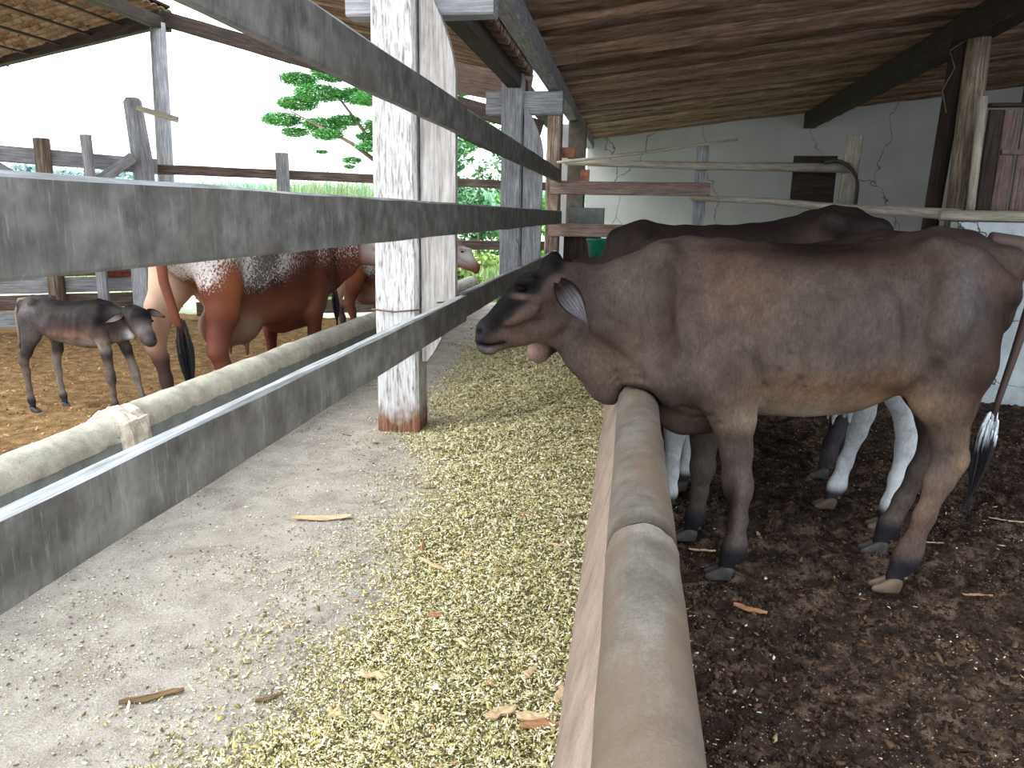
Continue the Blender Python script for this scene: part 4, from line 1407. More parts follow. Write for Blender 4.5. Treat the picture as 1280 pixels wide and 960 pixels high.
# ---------------------------------------------------------------- brown cow in front
def brown_coat(P):
    x, y, z = P[:, 0], P[:, 1], P[:, 2]
    c = np.tile(np.array(lin((92, 80, 74))), (len(P), 1))
    c = mixc(c, G(P, (.42, -.2, 1.22), (.18, .3, .18)) * .6, (112, 82, 66))
    c = mixc(c, G(P, (.55, -.2, 1.0), (.22, .3, .2)) * .5, (108, 94, 86))
    c = mixc(c, G(P, (.85, -.2, 1.36), (.35, .3, .06)) * .5, (96, 70, 56))
    c = mixc(c, G(P, (.74, 0, 1.39), (.42, .3, .10)) * .98, (28, 20, 18))  # dark topline of the coat, deepened with painted shade from the roof
    c = mixc(c, G(P, (.95, -.25, 1.10), (.16, .3, .14)) * .35, (76, 72, 74))
    c = mixc(c, G(P, (.88, -.3, .78), (.42, .3, .09)) * .85, (148, 118, 94))
    c = mixc(c, G(P, (.74, -.2, .70), (.20, .3, .055)) * .95, (226, 204, 180))
    c = mixc(c, G(P, (1.04, -.2, .77), (.10, .3, .05)) * .8, (196, 164, 132))
    c = mixc(c, G(P, (1.02, -.3, .86), (.10, .3, .09)) * .6, (138, 98, 70))
    c = mixc(c, G(P, (.72, -.3, .86), (.16, .3, .06)) * .5, (142, 106, 84))
    c = mixc(c, G(P, (1.42, -.1, 1.10), (.10, .3, .20)) * .9, (52, 34, 28))
    c = mixc(c, G(P, (1.33, -.1, .92), (.08, .3, .14)) * .8, (66, 44, 36))
    c = mixc(c, G(P, (1.25, -.15, 1.25), (.05, .3, .16)) * .55, (112, 110, 118))  # blue-grey sky sheen on the hip ridge, painted into the coat
    c = mixc(c, G(P, (1.36, -.1, 1.30), (.12, .3, .05)) * .45, (104, 76, 66))
    c = mixc(c, G(P, (1.25, 0, 1.46), (.3, .3, .04)) * .7, (44, 34, 34))
    c = mixc(c, G(P, (.17, -.2, 1.08), (.05, .3, .26)) * .75, (60, 42, 36))
    c = mixc(c, G(P, (.33, -.2, .98), (.09, .3, .16)) * .5, (116, 100, 94))
    c = mixc(c, G(P, (.40, -.2, .90), (.09, .3, .08)) * .6, (72, 56, 50))
    # neck and head
    c = mixc(c, ss(-x, .02, .20) * ss(z, 1.05, 1.22) * .7, (62, 52, 52))
    c = mixc(c, G(P, (-.02, -.1, 1.0), (.12, .3, .06)) * .6, (80, 56, 46))
    c = mixc(c, G(P, (-.06, -.1, .88), (.15, .3, .10)) * .7, (118, 98, 88))
    c = mixc(c, G(P, (.28, -.1, .66), (.12, .3, .07)) * .7, (130, 108, 96))
    w = -(x + .31) * .68 + (z - 1.35) * .74       # height above the face line
    hd = ss(-x, .24, .31)
    c = mixc(c, hd, (88, 72, 66))
    c = mixc(c, hd * G(P, (-.47, -.1, 1.03), (.10, .2, .06)) * .7, (106, 82, 72))
    c = mixc(c, hd * G(P, (-.38, -.1, .97), (.10, .2, .04)) * .7, (110, 90, 80))
    c = mixc(c, hd * ss(w + .02 * n3(P, 14, 6), -.105, -.06) * .97, (12, 10, 13))
    c = mixc(c, hd * G(P, (-.40, -.08, 1.25), (.05, .06, .03)) * .35, (64, 60, 66))
    c = mixc(c, hd * ss(z, 1.235, 1.29) * .97, (12, 9, 10))
    c = mixc(c, ss(-x, .565, .61) * .9, (36, 32, 37))
    c = mixc(c, hd * G(P, (-.655, -.08, 1.0), (.02, .08, .03)) * .6, (92, 88, 94))
    c = mixc(c, hd * G(P, (-.60, -.1, .925), (.05, .2, .02)) * .8, (120, 112, 116))
    c = mixc(c, G(P, (-.437, -.18, 1.165), (.045, .08, .010)) * .8, (140, 118, 108))
    c = mixc(c, G(P, (-.437, -.16, 1.200), (.04, .08, .018)) * .95, (18, 15, 17))
    c = mixc(c, G(P, (-.628, -.14, 1.003), (.036, .09, .030)) * .85, (84, 78, 84))
    c = mixc(c, np.clip(G(P, (-.625, -.14, 1.003), (.017, .09, .013)) * 1.6, 0, 1), (1, 1, 1))
    for mx, mz in ((-.62, .945), (-.60, .941), (-.58, .940), (-.56, .942), (-.54, .946), (-.52, .954)):
        c = mixc(c, np.clip(G(P, (mx, -.14, mz + .006), (.016, .08, .008)) * 1.3, 0, 1), (4, 3, 3))
    # legs
    lo = ss(-z, -.64, -.46)
    c = mixc(c, lo * .8, (110, 98, 94))
    c = mixc(c, lo * G(P, (.50, -.20, .30), (.02, .2, .16)) * .7, (140, 126, 118))
    c = mixc(c, lo * G(P, (.46, -.22, .36), (.03, .2, .16)) * .9, (44, 36, 36))
    c = mixc(c, lo * ss(x, .9, 1.0) * G(P, (1.24, -.2, .36), (.3, .2, .2)) * .8, (130, 106, 92))
    c = mixc(c, ss(x, .9, 1.0) * G(P, (1.335, -.2, .58), (.04, .2, .10)) * .8, (160, 134, 112))
    c = mixc(c, ss(-z, -.19, -.12) * .92, (46, 46, 54))
    c = c * (1 + .12 * n3(P, 7, 2)[:, None] + .10 * n3(P, 22, 5)[:, None])
    for px_, pz_ in ((.68, .90), (.665, .875), (.63, 1.0), (.70, .86), (.47, .99), (.60, .93)):
        c = mixc(c, G(P, (px_, -.3, pz_), (.016 if px_ == .68 else .007, .3, .013 if px_ == .68 else .006)) * .7, (40, 33, 32))
    return np.clip(c * .72, 0, 1)


def head(F, k=0.03, yo=-0.07):
    F.cone((-.315, yo, 1.318), (-.325, yo, 1.300), .034, .045, .035)
    F.cone((-.29, yo, 1.205), (-.42, yo - .005, 1.160), .098, .092, k, .92)
    F.cone((-.42, yo - .005, 1.160), (-.575, yo - .01, 1.025), .088, .052, .035, .84)
    F.cone((-.592, yo - .012, 1.000), (-.60, yo - .012, .972), .058, .050, .018, 1.08)
    F.cone((-.27, yo, 1.07), (-.44, yo, 1.015), .095, .062, .05, .72)
    F.cone((-.44, yo, 1.01), (-.595, yo - .01, .93), .058, .032, .04, .85)
    F.cone((-.605, yo - .01, .935), (-.58, yo - .01, .925), .026, .026, .02, 1.1)
    for q in (-1, 1):
        F.cone((-.40, yo + q * .085, 1.235), (-.455, yo + q * .08, 1.225), .022, .02, .03)
        F.cone((-.437, yo + q * .105, 1.197), (-.437, yo + q * .112, 1.197), .019, .017, .012, sub=True)
        F.cone((-.615, yo + q * .052, 1.012), (-.640, yo + q * .070, .998), .012, .016, .006, sub=True)
        F.chain([(-.655, yo + q * .03, .944, .007), (-.60, yo + q * .066, .940, .009), (-.53, yo + q * .066, .952, .006)], .008, sub=True)
        F.chain([(-.37, yo + q * .10, 1.12, .015), (-.50, yo + q * .072, 1.05, .012)], .03)


root = empty('cow', (0.75, 3.3, 0.0))
tag(root, 'thin grey-brown cow in front, head hung over the concrete feed kerb', 'cow')
F = Field((-.74, -.42, -.02), (1.62, .42, 1.58), 0.0115)
cow_body(F, COW_ST)
NK = 0.55
F.cone((-.21, -.05, 1.15), (.14, 0, 1.04), .155, .335, .06, NK)
F.chain([(-.27, -.06, 1.0, .07), (-.16, -.05, .905, .085), (-.055, -.04, .80, .095), (.02, -.02, .90, .10)], .05, .5)
F.chain([(.17, 0, .80, .13), (.27, 0, .69, .105), (.37, 0, .69, .09), (.44, 0, .78, .10)], .06, .62)
F.cone((.066, -.3, .725), (.066, .3, .725), .083, .083, .03, sub=True)
head(F)
F.chain([(.37, -.19, .86, .115), (.45, -.19, .70, .088), (.475, -.19, .56, .062), (.485, -.195, .44, .058), (.495, -.195, .40, .055), (.505, -.195, .26, .036), (.505, -.195, .15, .042), (.495, -.195, .12, .046), (.475, -.195, .06, .040)], .03, .82)
F.chain([(.28, .19, .84, .115), (.36, .19, .66, .085), (.385, .18, .50, .062), (.385, .18, .36, .055), (.38, .18, .24, .037), (.37, .18, .12, .044), (.355, .18, .055, .039)], .03, .82)
F.chain([(1.27, -.13, 1.16, .17), (1.27, -.165, .96, .145), (1.265, -.17, .80, .100), (1.285, -.175, .66, .066), (1.30, -.175, .565, .057), (1.275, -.175, .49, .052), (1.235, -.18, .33, .038), (1.20, -.18, .18, .044), (1.185, -.18, .13, .046), (1.155, -.18, .06, .040)], .035, .72)
F.cone((1.14, -.20, .93), (1.20, -.18, .84), .085, .085, .07, .6)
F.chain([(1.27, .13, 1.16, .17), (1.27, .165, .96, .14), (1.30, .18, .80, .095), (1.36, .19, .64, .064), (1.375, .19, .54, .055), (1.33, .19, .40, .044), (1.285, .2, .26, .038), (1.24, .2, .13, .046), (1.215, .2, .055, .040)], .035, .72)
F.cone((1.335, -.175, .585), (1.31, -.175, .56), .035, .04, .03, .8)
F.cone((1.41, .19, .56), (1.38, .19, .54), .035, .04, .03, .8)
# folds of skin, draped on the near side
for rr_, r_ in ((.105, .012), (.135, .010), (.16, .007)):
    F.drape([(.066 + rr_ * math.cos(t), .735 + rr_ * 1.05 * math.sin(t)) for t in np.linspace(.35, 2.75, 12)], r_, .015, depth=.002)
for rr_ in (.120, .148):
    F.drape([(.066 + rr_ * math.cos(t), .735 + rr_ * 1.05 * math.sin(t)) for t in np.linspace(.35, 2.75, 12)], .005, .008, sub=True)
F.drape([(.50, .99), (.535, .92), (.555, .85), (.55, .78)], .010, .02, sub=True)
F.drape([(.22, .74), (.30, .71), (.37, .715)], .007, .012, sub=True)
F.drape([(.30, .665), (.37, .68), (.41, .70)], .006, .012, sub=True)
F.drape([(-.14, 1.06), (-.04, 1.0), (.08, .93), (.16, .84), (.2, .74)], .016, .04, depth=.004)
F.drape([(.15, 1.30), (.14, 1.2), (.15, 1.05), (.18, .93)], .013, .05, sub=True, depth=-.008)
F.drape([(1.10, .83), (1.15, .90), (1.17, 1.0)], .014, .04, sub=True, depth=-.006)
F.drape([(1.20, 1.36), (1.22, 1.2), (1.19, 1.02)], .024, .08, depth=.016)
F.drape([(1.24, 1.38), (1.36, 1.27), (1.47, 1.22)], .028, .06, depth=.014)
for i in range(7):
    x0 = .52 + i * .075
    F.drape([(x0, 1.22), (x0 + .03, 1.1), (x0 + .05, .98), (x0 + .055, .88)], .011, .05, depth=.0135)
F.drape([(-.62, .947), (-.58, .940), (-.53, .948), (-.51, .958)], .012, .006, sub=True)
F.drape([(-.385, 1.20), (-.415, 1.222), (-.455, 1.220), (-.475, 1.20)], .0065, .008)
F.drape([(-.395, 1.185), (-.43, 1.172), (-.47, 1.185)], .005, .008)
F.drape([(-.34, 1.10), (-.42, 1.09), (-.50, 1.045)], .012, .03, depth=.003)
F.drape([(-.30, .985), (-.24, 1.02), (-.21, 1.10)], .012, .03, sub=True, depth=-.004)
shift = np.array([-.75, 0, 0])


def finish(F, coat, root, sh, name='body'):
    P, Q = F.skin()
    tint = coat(P)
    return mesh_obj(name, P + sh, Q, M_COAT, root, smooth=True, attrs={'tint': ('c', tint)})


finish(F, brown_coat, root, shift)
make_hooves(root, [(.445 - .75, -.195, 0), (.325 - .75, .18, 0), (1.125 - .75, -.18, 0), (1.185 - .75, .2, 0)], 1.05, [M_HOOF_D, M_HOOF_D, M_HOOF, M_HOOF_D])
ear(root, (-.285 - .75, -.165, 1.225), (-.145 - .75, -.225, 1.05), .10, (.2, -1, .1), ((124, 120, 128), (50, 38, 36)), cup=.6)
ear(root, (-.275 - .75, .04, 1.225), (-.15 - .75, .11, 1.12), .085, (.2, 1, .1), ((84, 80, 88), (46, 36, 34)))
eye(root, (-.437 - .75, -.166, 1.197), .0165, -1)
eye(root, (-.437 - .75, .026, 1.197), .0165, 1)
tail(root, [(1.40 - .75, 0, 1.43, .035), (1.50 - .75, 0, 1.42, .034), (1.575 - .75, .01, 1.33, .028), (1.60 - .75, .03, 1.18, .021), (1.575 - .75, .04, .98, .016), (1.548 - .75, .045, .80, .013), (1.532 - .75, .045, .69, .012)],
     ((1.534 - .75, .045, .73), (1.485 - .75, .045, .27)), (70, 56, 52), ((226, 232, 240), (28, 26, 30)))


# ---------------------------------------------------------------- two dark cows behind
def dark_coat(white_legs, udder=False):
    def fn(P):
        x, y, z = P[:, 0], P[:, 1], P[:, 2]
        c = np.tile(np.array(lin((54, 44, 42))), (len(P), 1))
        c = mixc(c, ss(z, 1.25, 1.45) * .6, (36, 29, 29))
        c = mixc(c, G(P, (1.1, -.2, 1.4), (.12, .3, .1)) * .5, (78, 62, 60))
        if white_legs:
            c = mixc(c, ss(-z + .06 * n3(P, 6, 8), -.80, -.74) * ss(x, -.1, 0), (228, 234, 240))
            c = mixc(c, ss(-x, .38, .42) * ss(-z, -.86, -.80), (150, 124, 116))
            c = mixc(c, ss(-z, -.13, -.08), (70, 66, 68))
        else:
            c = mixc(c, ss(-z, -.6, -.4) * .7, (80, 76, 84))
        return np.clip(c * (1 + .1 * n3(P, 12, 4)[:, None]), 0, 1)
    return fn


def low_head(F, dy=0.0):
    """neck reaching over the kerb and down towards the feed"""
    F.cone((.12, 0, 1.06), (-.20, dy * .6, 1.08), .31, .16, .06, .55)
    F.cone((-.20, dy * .6, 1.08), (-.30, dy, 1.02), .15, .11, .05, .75)
    F.cone((-.28, dy, 1.03), (-.40, dy, .92), .105, .085, .04, .9)
    F.cone((-.40, dy, .92), (-.45, dy, .80), .08, .058, .04, .85)
    F.cone((-.455, dy, .80), (-.455, dy, .775), .060, .052, .03, 1.0)
    F.cone((-.25, dy, .93), (-.38, dy, .83), .075, .045, .04, .7)


# second cow, white-legged
root = empty('cow', (0.77, 3.98, 0.0))
tag(root, 'dark cow with white legs and white udder standing directly behind the brown cow', 'cow')
F = Field((-.62, -.42, -.02), (1.62, .42, 1.58), 0.014)
st = [(a, b * .985, c_, d) for a, b, c_, d in COW_ST]
cow_body(F, st, top=1.455)
low_head(F, -.02)
F.cone((.20, 0, .78), (.40, 0, .76), .12, .10, .06, .6)
F.cone((1.08, 0, .66), (1.20, 0, .70), .13, .11, .07)
for q in (-1, 1):
    F.cone((1.06, q * .05, .56), (1.06, q * .05, .49), .018, .012, .02)
    F.cone((1.14, q * .05, .58), (1.14, q * .05, .50), .018, .012, .02)
F.chain([(.28, -.19, .84, .11), (.275, -.19, .62, .07), (.27, -.19, .44, .052), (.265, -.19, .22, .036), (.26, -.19, .11, .042), (.25, -.19, .05, .038)], .03, .82)
F.chain([(.36, .19, .84, .11), (.38, .19, .62, .07), (.38, .19, .44, .052), (.375, .19, .22, .036), (.37, .19, .11, .042), (.355, .19, .05, .038)], .03, .82)
F.chain([(1.27, -.12, 1.12, .17), (1.29, -.14, .88, .13), (1.33, -.15, .70, .085), (1.385, -.15, .52, .056), (1.385, -.15, .42, .046), (1.36, -.16, .25, .036), (1.345, -.17, .12, .044), (1.325, -.17, .05, .038)], .035, .72)
F.chain([(1.27, .10, 1.12, .17), (1.26, .11, .88, .13), (1.25, .10, .70, .085), (1.24, .09, .52, .058), (1.225, .09, .42, .046), (1.18, .08, .25, .036), (1.15, .07, .12, .044), (1.125, .07, .05, .038)], .035, .72)
finish(F, dark_coat(True), root, np.array([-.77, 0, 0]))
make_hooves(root, [(.225 - .77, -.19, 0), (.33 - .77, .19, 0), (1.30 - .77, -.17, 0), (1.10 - .77, .07, 0)], 1.0, [M_HOOF_D, M_HOOF_D, M_HOOF, M_HOOF])
ear(root, (-.22 - .77, -.13, 1.10), (-.10 - .77, -.22, 1.0), .08, (.2, -1, .1), ((170, 150, 146), (60, 46, 44)))
ear(root, (-.22 - .77, .10, 1.10), (-.10 - .77, .2, 1.0), .08, (.2, 1, .1), ((170, 150, 146), (60, 46, 44)))
eye(root, (-.35 - .77, -.108, 1.0), .016, -1)
eye(root, (-.35 - .77, .068, 1.0), .016, 1)
tail(root, [(1.38 - .77, 0, 1.40, .035), (1.50 - .77, 0, 1.38, .03), (1.55 - .77, 0, 1.2, .022), (1.54 - .77, 0, .9, .015)], ((1.54 - .77, 0, .92), (1.52 - .77, 0, .55)), (60, 48, 46), ((60, 50, 50), (24, 22, 24)))

# third cow, darkest
root = empty('cow', (0.66, 4.72, 0.0))
tag(root, 'almost black cow farthest back of the three, high hips above the others', 'cow')
F = Field((-.62, -.42, -.02), (1.62, .42, 1.72), 0.015)
st = [(a, b + .03 + .07 * max(0, min(1, (a - .3) / .8)), c_ + .02, d) for a, b, c_, d in COW_ST]
st[2] = (0.14, 1.46, .7, .19); st[1] = (0.04, 1.43, .8, .14); st[0] = (-.06, 1.36, .92, .09)
cow_body(F, st, top=1.575)
low_head(F, 0)
F.cone((.0, 0, 1.33), (.1, 0, 1.35), .09, .10, .06, .7)
F.cone((.20, 0, .80), (.40, 0, .78), .12, .10, .06, .6)
for q, xs_ in ((-1, (.33, .36, .35)), (1, (.28, .25, .22))):
    F.chain([(.30, q * .19, .86, .11), (xs_[0], q * .19, .62, .07), (xs_[1], q * .19, .44, .052), (xs_[1], q * .19, .22, .036), (xs_[2], q * .19, .11, .042), (xs_[2] - .015, q * .19, .05, .038)], .03, .82)
F.chain([(1.27, -.12, 1.18, .17), (1.27, -.15, .92, .13), (1.32, -.16, .72, .085), (1.38, -.16, .54, .056), (1.36, -.16, .42, .046), (1.32, -.16, .25, .036), (1.29, -.16, .12, .044), (1.27, -.16, .05, .038)], .035, .72)
F.chain([(1.27, .12, 1.18, .17), (1.29, .15, .92, .13), (1.38, .16, .72, .085), (1.44, .16, .54, .056), (1.43, .16, .42, .046), (1.40, .16, .25, .036), (1.38, .16, .12, .044), (1.36, .16, .05, .038)], .035, .72)
finish(F, dark_coat(False), root, np.array([-.66 - .06, 0, 0]))
make_hooves(root, [(.30 - .72, -.19, 0), (.17 - .72, .19, 0), (1.24 - .72, -.16, 0), (1.33 - .72, .16, 0)], 1.0, [M_HOOF_D] * 4)
ear(root, (-.22 - .72, -.11, 1.12), (-.10 - .72, -.22, 1.04), .08, (.2, -1, .1), ((150, 130, 126), (50, 38, 38)))
ear(root, (-.22 - .72, .11, 1.12), (-.10 - .72, .2, 1.04), .08, (.2, 1, .1), ((150, 130, 126), (50, 38, 38)))
eye(root, (-.35 - .72, -.09, 1.0), .016, -1)
eye(root, (-.35 - .72, .09, 1.0), .016, 1)
tail(root, [(1.38 - .72, 0, 1.47, .035), (1.48 - .72, -.02, 1.46, .03), (1.53 - .72, -.06, 1.2, .022), (1.49 - .72, -.10, .86, .015), (1.44 - .72, -.12, .60, .012)], ((1.44 - .72, -.12, .66), (1.40 - .72, -.14, .16)), (50, 42, 42), ((30, 28, 30), (20, 18, 22)), n=110)


# ---------------------------------------------------------------- red speckled cow beyond the yard kerb
def _red_mat():
    """roan hide: red ground, white ticking whose density is stored per vertex, a few black ticks"""
    n = NT('red_roan_coat')
    c = n.attr('tint', 'Color')
    a = n.attr('roan', 'Vector')
    x, y, z = n.sep(a)
    v = n.obj()
    f = n.noise(n.scale(v, (80, 80, 55)), 1.0, 5, 0.8)
    wht = n.ramp(n.math('ADD', f, n.math('MULTIPLY', n.math('SUBTRACT', x, 0.5), 0.55)), [(0.52, 0.0), (0.60, 1.0)])
    c = n.mix(wht, c, lin4((206, 200, 198)))
    f2 = n.noise(n.scale(v, (70, 70, 50)), 1.3, 4, 0.7)
    blk = n.ramp(n.math('ADD', f2, n.math('MULTIPLY', n.math('SUBTRACT', y, 0.5), 0.5)), [(0.56, 0.0), (0.64, 1.0)])
    c = n.mix(n.math('MULTIPLY', blk, 0.85), c, lin4((46, 36, 38)))
    n.bump(f, 0.3, 0.004)
    return n.out(c, 0.55, 0.14)


M_RED = _red_mat()


def red_coat(P):
    x, y, z = P[:, 0], P[:, 1], P[:, 2]
    c = np.tile(np.array(lin((92, 50, 40))), (len(P), 1))
    white = ss(x, .95, 1.15) * ss(z, .74, .98) + G(P, (.92, .3, 1.12), (.22, .5, .25)) * .9
    white = np.clip(white, 0, 1)
    roan = .14 + .62 * white + .36 * ss(z, .78, 1.1) * (1 - white)
    black = .10 + .55 * G(P, (1.0, .3, 1.12), (.16, .5, .2)) + .45 * G(P, (1.12, .3, .85), (.12, .5, .14)) + .35 * white
    c = mixc(c, G(P, (.94, .3, .98), (.08, .5, .16)) * .9, (34, 22, 22))
    low = G(P, (1.40, .2, .90), (.11, .25, .18))
    c = mixc(c, low * .9, (150, 90, 58)); roan = roan - low * .6; black = black - low * .5
    bel = G(P, (.72, .1, .70), (.42, .4, .10))
    c = mixc(c, bel * .9, (138, 86, 62)); roan = roan - bel * .5; black = black - bel * .5
    leg_ = ss(-z, -.66, -.5)
    c = mixc(c, leg_ * ss(x, .9, 1.0) * .9, (120, 74, 60)); roan = roan * (1 - leg_ * .7)
    far = ss(-y, .02, .12) * ss(x, 1.05, 1.25) * ss(-z, -1.32, -1.15)
    c = mixc(c, far, (204, 172, 150)); roan = roan * (1 - far); black = black * (1 - far)
    c = mixc(c, far * ss(-z, -.50, -.38), (88, 70, 70))
    c = mixc(c, ss(-y, .10, .2) * ss(x, 1.2, 1.5) * G(P, (1.52, -.2, .62), (.06, .2, .2)) * .6, (140, 96, 78))
    ud = G(P, (1.08, .04, .58), (.16, .2, .13))
    c = mixc(c, ud * .95, (160, 136, 118)); roan = roan * (1 - ud); black = black * (1 - ud)
    hd = ss(-x, .25, .3)
    c = mixc(c, hd, (120, 66, 46)); roan = roan * (1 - hd); black = black * (1 - hd)
    c = mixc(c, hd * G(P, (-.45, .05, 1.15), (.2, .09, .12)), (220, 218, 218))
    return np.clip(c, 0, 1), np.clip(np.hstack([roan, black, black * 0]), 0, 1)


ang = math.radians(-100)
RL = Vector((-2.70, 6.38, 0.03))


def bend(P, th=math.radians(-65)):
    """turn neck and head sideways over the kerb"""
    P = np.atleast_2d(np.asarray(P, float)).copy()
    t = np.clip((.16 - P[:, 0]) / .34, 0, 1) * th
    x, y = P[:, 0] - .16, P[:, 1]
    P[:, 0], P[:, 1] = x * np.cos(t) - y * np.sin(t) + .16, x * np.sin(t) + y * np.cos(t)
    return P


def bp(*p):
    return tuple(bend([p])[0])


root = empty('cow', RL, ang)
tag(root, 'red and white speckled cow beyond the yard kerb, tail towards the calf', 'cow')
F = Field((-.70, -.46, -.02), (1.82, .46, 1.62), 0.0135)
st = [(a * 1.1, b, c_ - (.12 if -.02 < a < .8 else .08) * (a < 1.15), d * 1.1) for a, b, c_, d in COW_ST]
cow_body(F, st, hip=1.3, top=1.46, rear=1.65)
F.cone((-.21, .02, 1.15), (.14, 0, 1.04), .155, .335, .06, .55)
F.chain([(-.16, .02, .95, .08), (.0, 0, .86, .10), (.2, 0, .76, .14), (.36, 0, .72, .11)], .05, .5)
head(F, yo=.02)
F.cone((1.0, 0, .60), (1.18, 0, .60), .15, .15, .07)
F.cone((.18, 0, .66), (.52, 0, .60), .16, .14, .08, .9)
for q in (-1, 1):
    F.cone((1.02, q * .07, .46), (1.02, q * .07, .38), .02, .013, .02)
for q in (-1, 1):
    F.chain([(.34, q * .2, .86, .12), (.38, q * .2, .62, .075), (.38, q * .2, .44, .055), (.375, q * .2, .22, .038), (.37, q * .2, .11, .044), (.355, q * .2, .05, .039)], .03, .82)
    w_ = .22 if q > 0 else .27
    F.chain([(1.40, q * .15, 1.14, .18), (1.39, q * .19, .92, .15), (1.42, q * w_, .74, .11), (1.48, q * w_, .58, .074), (1.50, q * w_, .50, .066), (1.46, q * w_, .40, .052), (1.43, q * w_, .25, .042), (1.41, q * w_, .12, .046), (1.39, q * w_, .05, .040)], .035, .8)
_P, _Q = F.skin()
_c, _r = red_coat(_P)
mesh_obj('body', bend(_P), _Q, M_RED, root, smooth=True, attrs={'tint': ('c', _c), 'roan': ('v', _r)})
root.scale = (1.08, 1.08, 1.05)
make_hooves(root, [(.33, -.2, 0), (.33, .2, 0), (1.36, -.27, 0), (1.36, .22, 0)], 1.05, [M_HOOF_D] * 4)
ear(root, bp(-.27, .12, 1.22), bp(-.24, .27, 1.14), .10, (.6, .3, .5), ((216, 196, 186), (140, 84, 60)))
ear(root, bp(-.27, -.09, 1.22), bp(-.24, -.24, 1.14), .10, (.6, -.3, .5), ((216, 196, 186), (140, 84, 60)))
eye(root, bp(-.437, .116, 1.197), .0165, 1)
eye(root, bp(-.437, -.076, 1.197), .0165, -1)
tail(root, [(1.54, 0, 1.42, .04), (1.66, 0, 1.38, .036), (1.71, .02, 1.2, .034), (1.70, .03, .95, .030), (1.66, .06, .72, .026), (1.64, .09, .62, .022)], ((1.645, .08, .72), (1.63, .12, .14)), (112, 62, 46), ((50, 38, 36), (26, 26, 32)), n=150, spread=.045)


# another red cow farther along the kerb, only its head shows between the posts
_hl = bend([(-.42, .02, 1.1)])[0]
_a2 = math.radians(-140)
r2 = root.copy(); COL.objects.link(r2)
r2.scale = (.86, .86, .84)
r2.rotation_euler = (0, 0, _a2)
r2.location = (-1.92 - .86 * (_hl[0] * math.cos(_a2) - _hl[1] * math.sin(_a2)), 8.9 - .86 * (_hl[0] * math.sin(_a2) + _hl[1] * math.cos(_a2)), 0.05)
tag(r2, 'brown and white cow farther down the yard kerb, face showing beside the white brace', 'cow')
for ch in list(root.children):
    c_ = ch.copy(); COL.objects.link(c_); c_.parent = r2
    for g_ in ch.children:
        d_ = g_.copy(); COL.objects.link(d_); d_.parent = c_


# ---------------------------------------------------------------- calf
def calf_coat(P):
    x, y, z = P[:, 0], P[:, 1], P[:, 2]
    c = np.tile(np.array(lin((74, 66, 66))), (len(P), 1))
    c = mixc(c, ss(z, .66, .80) * .95, (26, 22, 24))
    c = mixc(c, G(P, (-.02, .1, .66), (.12, .3, .07)) * .9, (24, 20, 22))
    c = mixc(c, G(P, (.22, .15, .55), (.2, .3, .05)) * .7, (160, 112, 88))
    c = mixc(c, G(P, (.1, .1, .50), (.35, .3, .05)) * .7, (186, 170, 160))
    c = mixc(c, G(P, (.50, .1, .62), (.09, .3, .16)) * .4, (130, 122, 124))
    c = mixc(c, ss(-z, -.42, -.34) * .8, (142, 124, 114))
    c = mixc(c, ss(-z, -.42, -.34) * ss(-y, -.02, .04) * .7, (176, 164, 154))
    c = mixc(c, ss(-z, -.13, -.07) * .9, (56, 58, 68))
    c = mixc(c, G(P, (-.06, .1, .26), (.03, .05, .06)) * .7, (60, 58, 66))
    hd = ss(-x, .24, .28)
    c = mixc(c, G(P, (.55, .1, .74), (.09, .3, .07)) * .6, (140, 130, 130))
    c = mixc(c, hd, (96, 86, 84))
    c = mixc(c, hd * ss(z, .655, .72), (36, 32, 36))
    c = mixc(c, hd * G(P, (-.36, .13, .62), (.06, .06, .035)) * .9, (206, 196, 190))
    c = mixc(c, G(P, (-.20, .08, .56), (.05, .08, .05)) * .95, (224, 222, 222))
    c = mixc(c, G(P, (-.44, .2, .575), (.03, .04, .03)), (60, 56, 60))
    return np.clip(.72 * c * (1 + .25 * n3(P, 26, 4)[:, None]), 0, 1)


root = empty('calf', (-3.46, 4.66, 0.095), math.pi)
tag(root, 'small dark wet-looking calf standing on the golden dirt behind the kerb', 'calf')
F = Field((-.54, -.26, -.02), (.80, .36, .95), 0.0085)
CS = [(-.06, .74, .54, .05), (.0, .775, .49, .085), (.08, .79, .46, .11), (.18, .775, .455, .12), (.30, .765, .475, .125), (.42, .775, .50, .12), (.50, .80, .54, .11), (.58, .80, .60, .09), (.64, .77, .64, .06), (.67, .73, .67, .03)]
F.torso(CS, .03)
F.chain([(s[0], 0, s[1] - .014, .016) for s in CS[1:-1]], .02)
for q in (-1, 1):
    F.cone((.50, q * .095, .775), (.52, q * .10, .765), .022, .02, .03)
    F.cone((.64, q * .05, .745), (.65, q * .05, .735), .022, .018, .03)
    F.cone((.42, q * .15, .70), (.44, q * .15, .66), .035, .03, .04, sub=True)
    F.cone((.03, q * .07, .74), (.06, q * .10, .58), .03, .04, .03)
    for r_ in range(5):
        F.cone((.17 + r_ * .047, q * .112, .69), (.195 + r_ * .047, q * .113, .55), .006, .008, .03)
F.chain([(-.02, q * 0, .64, .11), (-.12, .03, .66, .08), (-.20, .06, .68, .062)], .04, .7)
F.chain([(-.06, .03, .56, .055), (-.18, .06, .575, .04)], .03, .6)
